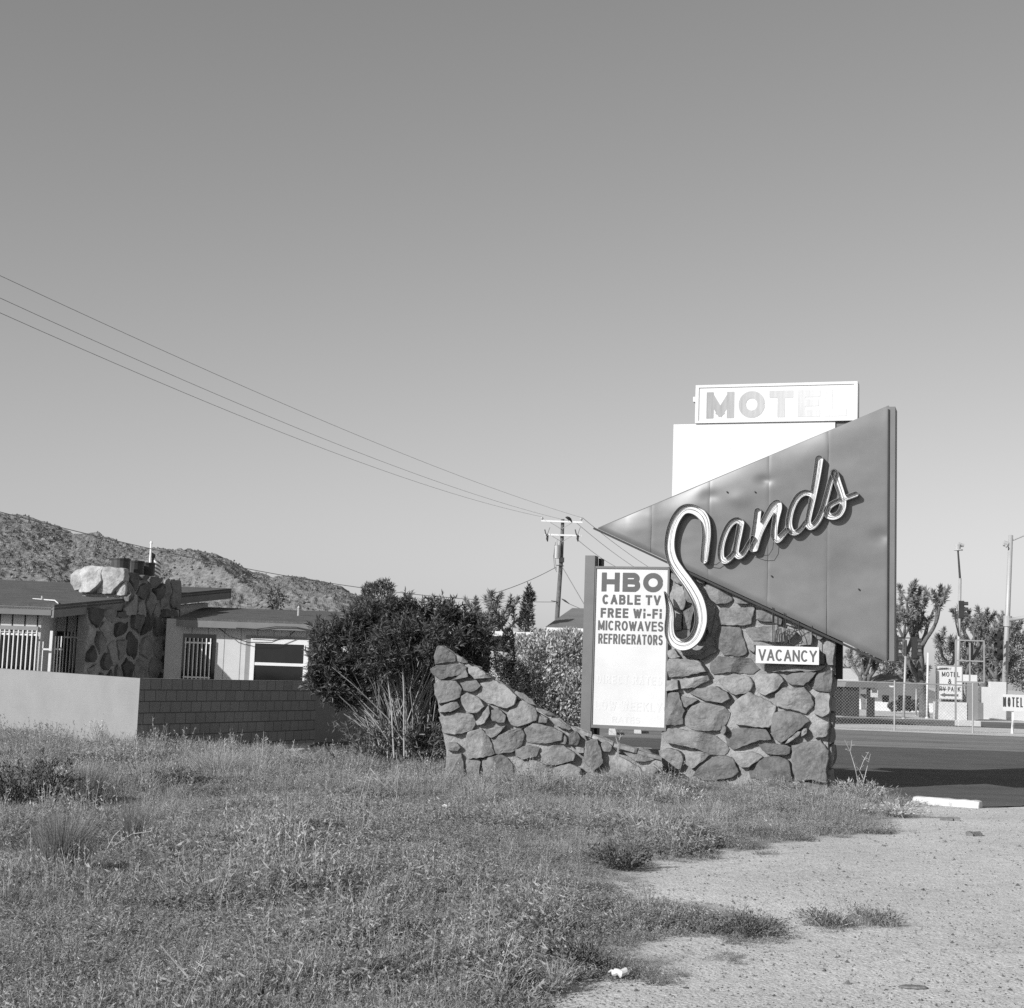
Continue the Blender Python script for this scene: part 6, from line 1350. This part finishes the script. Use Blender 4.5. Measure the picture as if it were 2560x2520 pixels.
sp, b_, t_ = steel('street_pole', 'grey pole with a thin top between the two dark traffic lights', 2259, 1797, (2264, 1640), .07, .06); D = b_.y
mb = MB(); mb.tube([t_, P(2265, 1600, D)], [.07, .05], 8); mb.bar(P(2248, 1595, D), P(2292, 1595, D), .05); mb.bar(P(2246, 1646, D), P(2288, 1648, D), .05); mb.build('signal_bracket', MT['dark_metal'], sp)
steel('street_pole', 'thin white pole in front of the big Joshua tree trunk', 2317, 1796, (2320, 1632), .055, .05, 'white_paint')
steel('sign_post', 'short grey post beside the Joshua tree trunk', 2290, 1790, (2291, 1722), .05, .05, 'galv')
# ------------------------------------------------------------------ empty sign frame
D = GP(2388, 1813).y; ef = empty('empty_sign_frame', GP(2388, 1813), 'empty rectangular tube sign frame standing on one leg by the fence', 'sign frame'); FE = Frame((P(2388, 1700, D).x, D), R(4))
u0, v1 = FE.uv(2389.5, 1600); u1, _ = FE.uv(2460, 1603); v0 = FE.uv(2389, 1704)[1]; vm = FE.uv(2389, 1651)[1]; um = FE.uv(2425, 1650)[0]; mb = MB()
for a, c in (((u0, v1), (u1, v1)), ((u0, v0), (u1, v0)), ((u0, vm), (u1, vm)), ((u1, v0), (u1, v1))): mb.bar(FE.at(*a), FE.at(*c), .055)
mb.build('frame_tube', MT['galv'], ef); mb = MB(); mb.bar(FE.at(u0, -.05), FE.at(u0, v1 + .02), .07); mb.bar(FE.at(um, v0, -.05), FE.at(um, v1 - .1, -.05), .06); mb.build('post', MT['galv'], ef)
mb = MB(); c = GP(2420, 1816); mb.box((c.x, c.y, .12), 1.0, .5, .26); recentre(tag(mb.build('concrete_footing', MT['concrete'], bevel=.03), 'pale concrete footing at the foot of the last fence post', 'footing'))
mb = MB(); c = GP(2442, 1815); mb.tube([(c.x, c.y, -.02), (c.x, c.y, .22)], .06, 8); mb.tube([(c.x, c.y, .22), (c.x, c.y, .26)], [.06, .02], 8); recentre(tag(mb.build('bollard', MT['dark_metal']), 'short dark stub post beside the concrete footing', 'bollard'))
# ------------------------------------------------------------------ wheel stops, litter
def stop(a, c, label, h=.13, w=.2):
    a, c = Vector(a), Vector(c); d = (c - a).normalized(); s_ = Vector((-d.y, d.x, 0)); mb = MB(); nseg = 12; ring = [(-w / 2, -.02), (-w / 2 * .92, h * .45), (-w * .32, h), (w * .32, h), (w / 2 * .92, h * .45), (w / 2, -.02)]
    vs = []; rg = random.Random(8)
    for i in range(nseg + 1):
        p = a.lerp(c, i / nseg); k = 1 if 0 < i < nseg else .93
        for x, z in ring: vs.append(p + s_ * x * k + Vector((0, 0, z * (k if z > 0 else 1) + (rg.uniform(-.006, .006) if z > .05 else 0))))
    n6 = 6; fs = [(i * n6 + j, i * n6 + (j + 1) % n6, (i + 1) * n6 + (j + 1) % n6, (i + 1) * n6 + j) for i in range(nseg) for j in range(n6)] + [tuple(range(6)), tuple(nseg * n6 + j for j in range(5, -1, -1))]
    mb.add(vs, fs); return recentre(tag(mb.build('wheel_stop', MT['concrete'], bevel=.008), label, 'wheel stop', 'white wheel stops'))
stop(GP(2286, 2008), GP(2452, 2021), 'worn white concrete wheel stop at the edge of the sand', .10, .2)
for x, y, lab in ((1532, 1838, 'white wheel stop end nearest the left post under the board'), (1595, 1834, 'white wheel stop end in the middle of the gap under the board')):
    a = GP(x, y); stop(a, a + Vector((a.x * .04, 1.9, 0)), lab, .2, .22)
g_ = GP(1545, 2452); mb = MB(); rg = random.Random(3); pts = []; z0 = float(gz(g_.x, g_.y))
for i in range(9): pts.append((g_.x - .05 + .10 * i / 8, g_.y + .012 * math.sin(i), z0 + .04 + .006 * math.sin(i * 2.1)))
mb.tube(pts, [.004, .008, .016, .021, .015, .022, .019, .021, .017], 9); recentre(tag(mb.build('crushed_bottle', MT['white_panel']), 'small crushed white plastic bottle lying at the weed edge', 'litter'))
g_ = GP(2282, 2470); mb = MB(); mb.tube([(g_.x, g_.y, .004), (g_.x, g_.y, .012)], [.085, .07], 9); o = recentre(mb.build('flat_stone', MT['bark'])); o.scale = (1, .5, 1); tag(o, 'flat dark scrap lying on the sand near the bottom edge', 'stone')
for x, y, lab in ((2378, 2052, 'small dark weed patch on the sand below the wheel stop'), (2430, 2088, 'dark scrap on the sand right of the weed patch')):
    g_ = GP(x, y); mb = MB()
    for k in range(5): mb.tube([(g_.x + random.uniform(-.12, .12), g_.y + random.uniform(-.1, .1), .0), (g_.x + random.uniform(-.12, .12), g_.y + random.uniform(-.1, .1), .018)], [.045, .02], 6)
    recentre(tag(mb.build('ground_scrap', MT['bark']), lab, 'scrap'))
for x, y, lab in ((1245, 1960, 'tiny white scrap of paper in the grass by the low wall'), (1110, 2034, 'short pale stick lying in the grass below the low wall'), (905, 1992, 'small white scrap among the leaning stalks')):
    g_ = GP(x, y); z0 = float(gz(g_.x, g_.y)) + .06; mb = MB(); mb.add([(g_.x - .05, g_.y, z0), (g_.x + .05, g_.y + .01, z0 + .01), (g_.x + .045, g_.y + .03, z0 + .03), (g_.x, g_.y + .04, z0 + .045), (g_.x - .04, g_.y + .03, z0 + .02), (g_.x, g_.y + .03, z0 - .08)], [(0, 1, 2, 3, 4), (0, 1, 5), (0, 4, 5), (1, 2, 5)]); recentre(tag(mb.build('paper_scrap', MT['white_panel']), lab, 'litter'))
# every labelled top-level object is a thing of its own unless it says otherwise
for o in COL.objects:
    if o.parent is None and o.get('category') and not o.get('kind'): o['kind'] = 'thing'
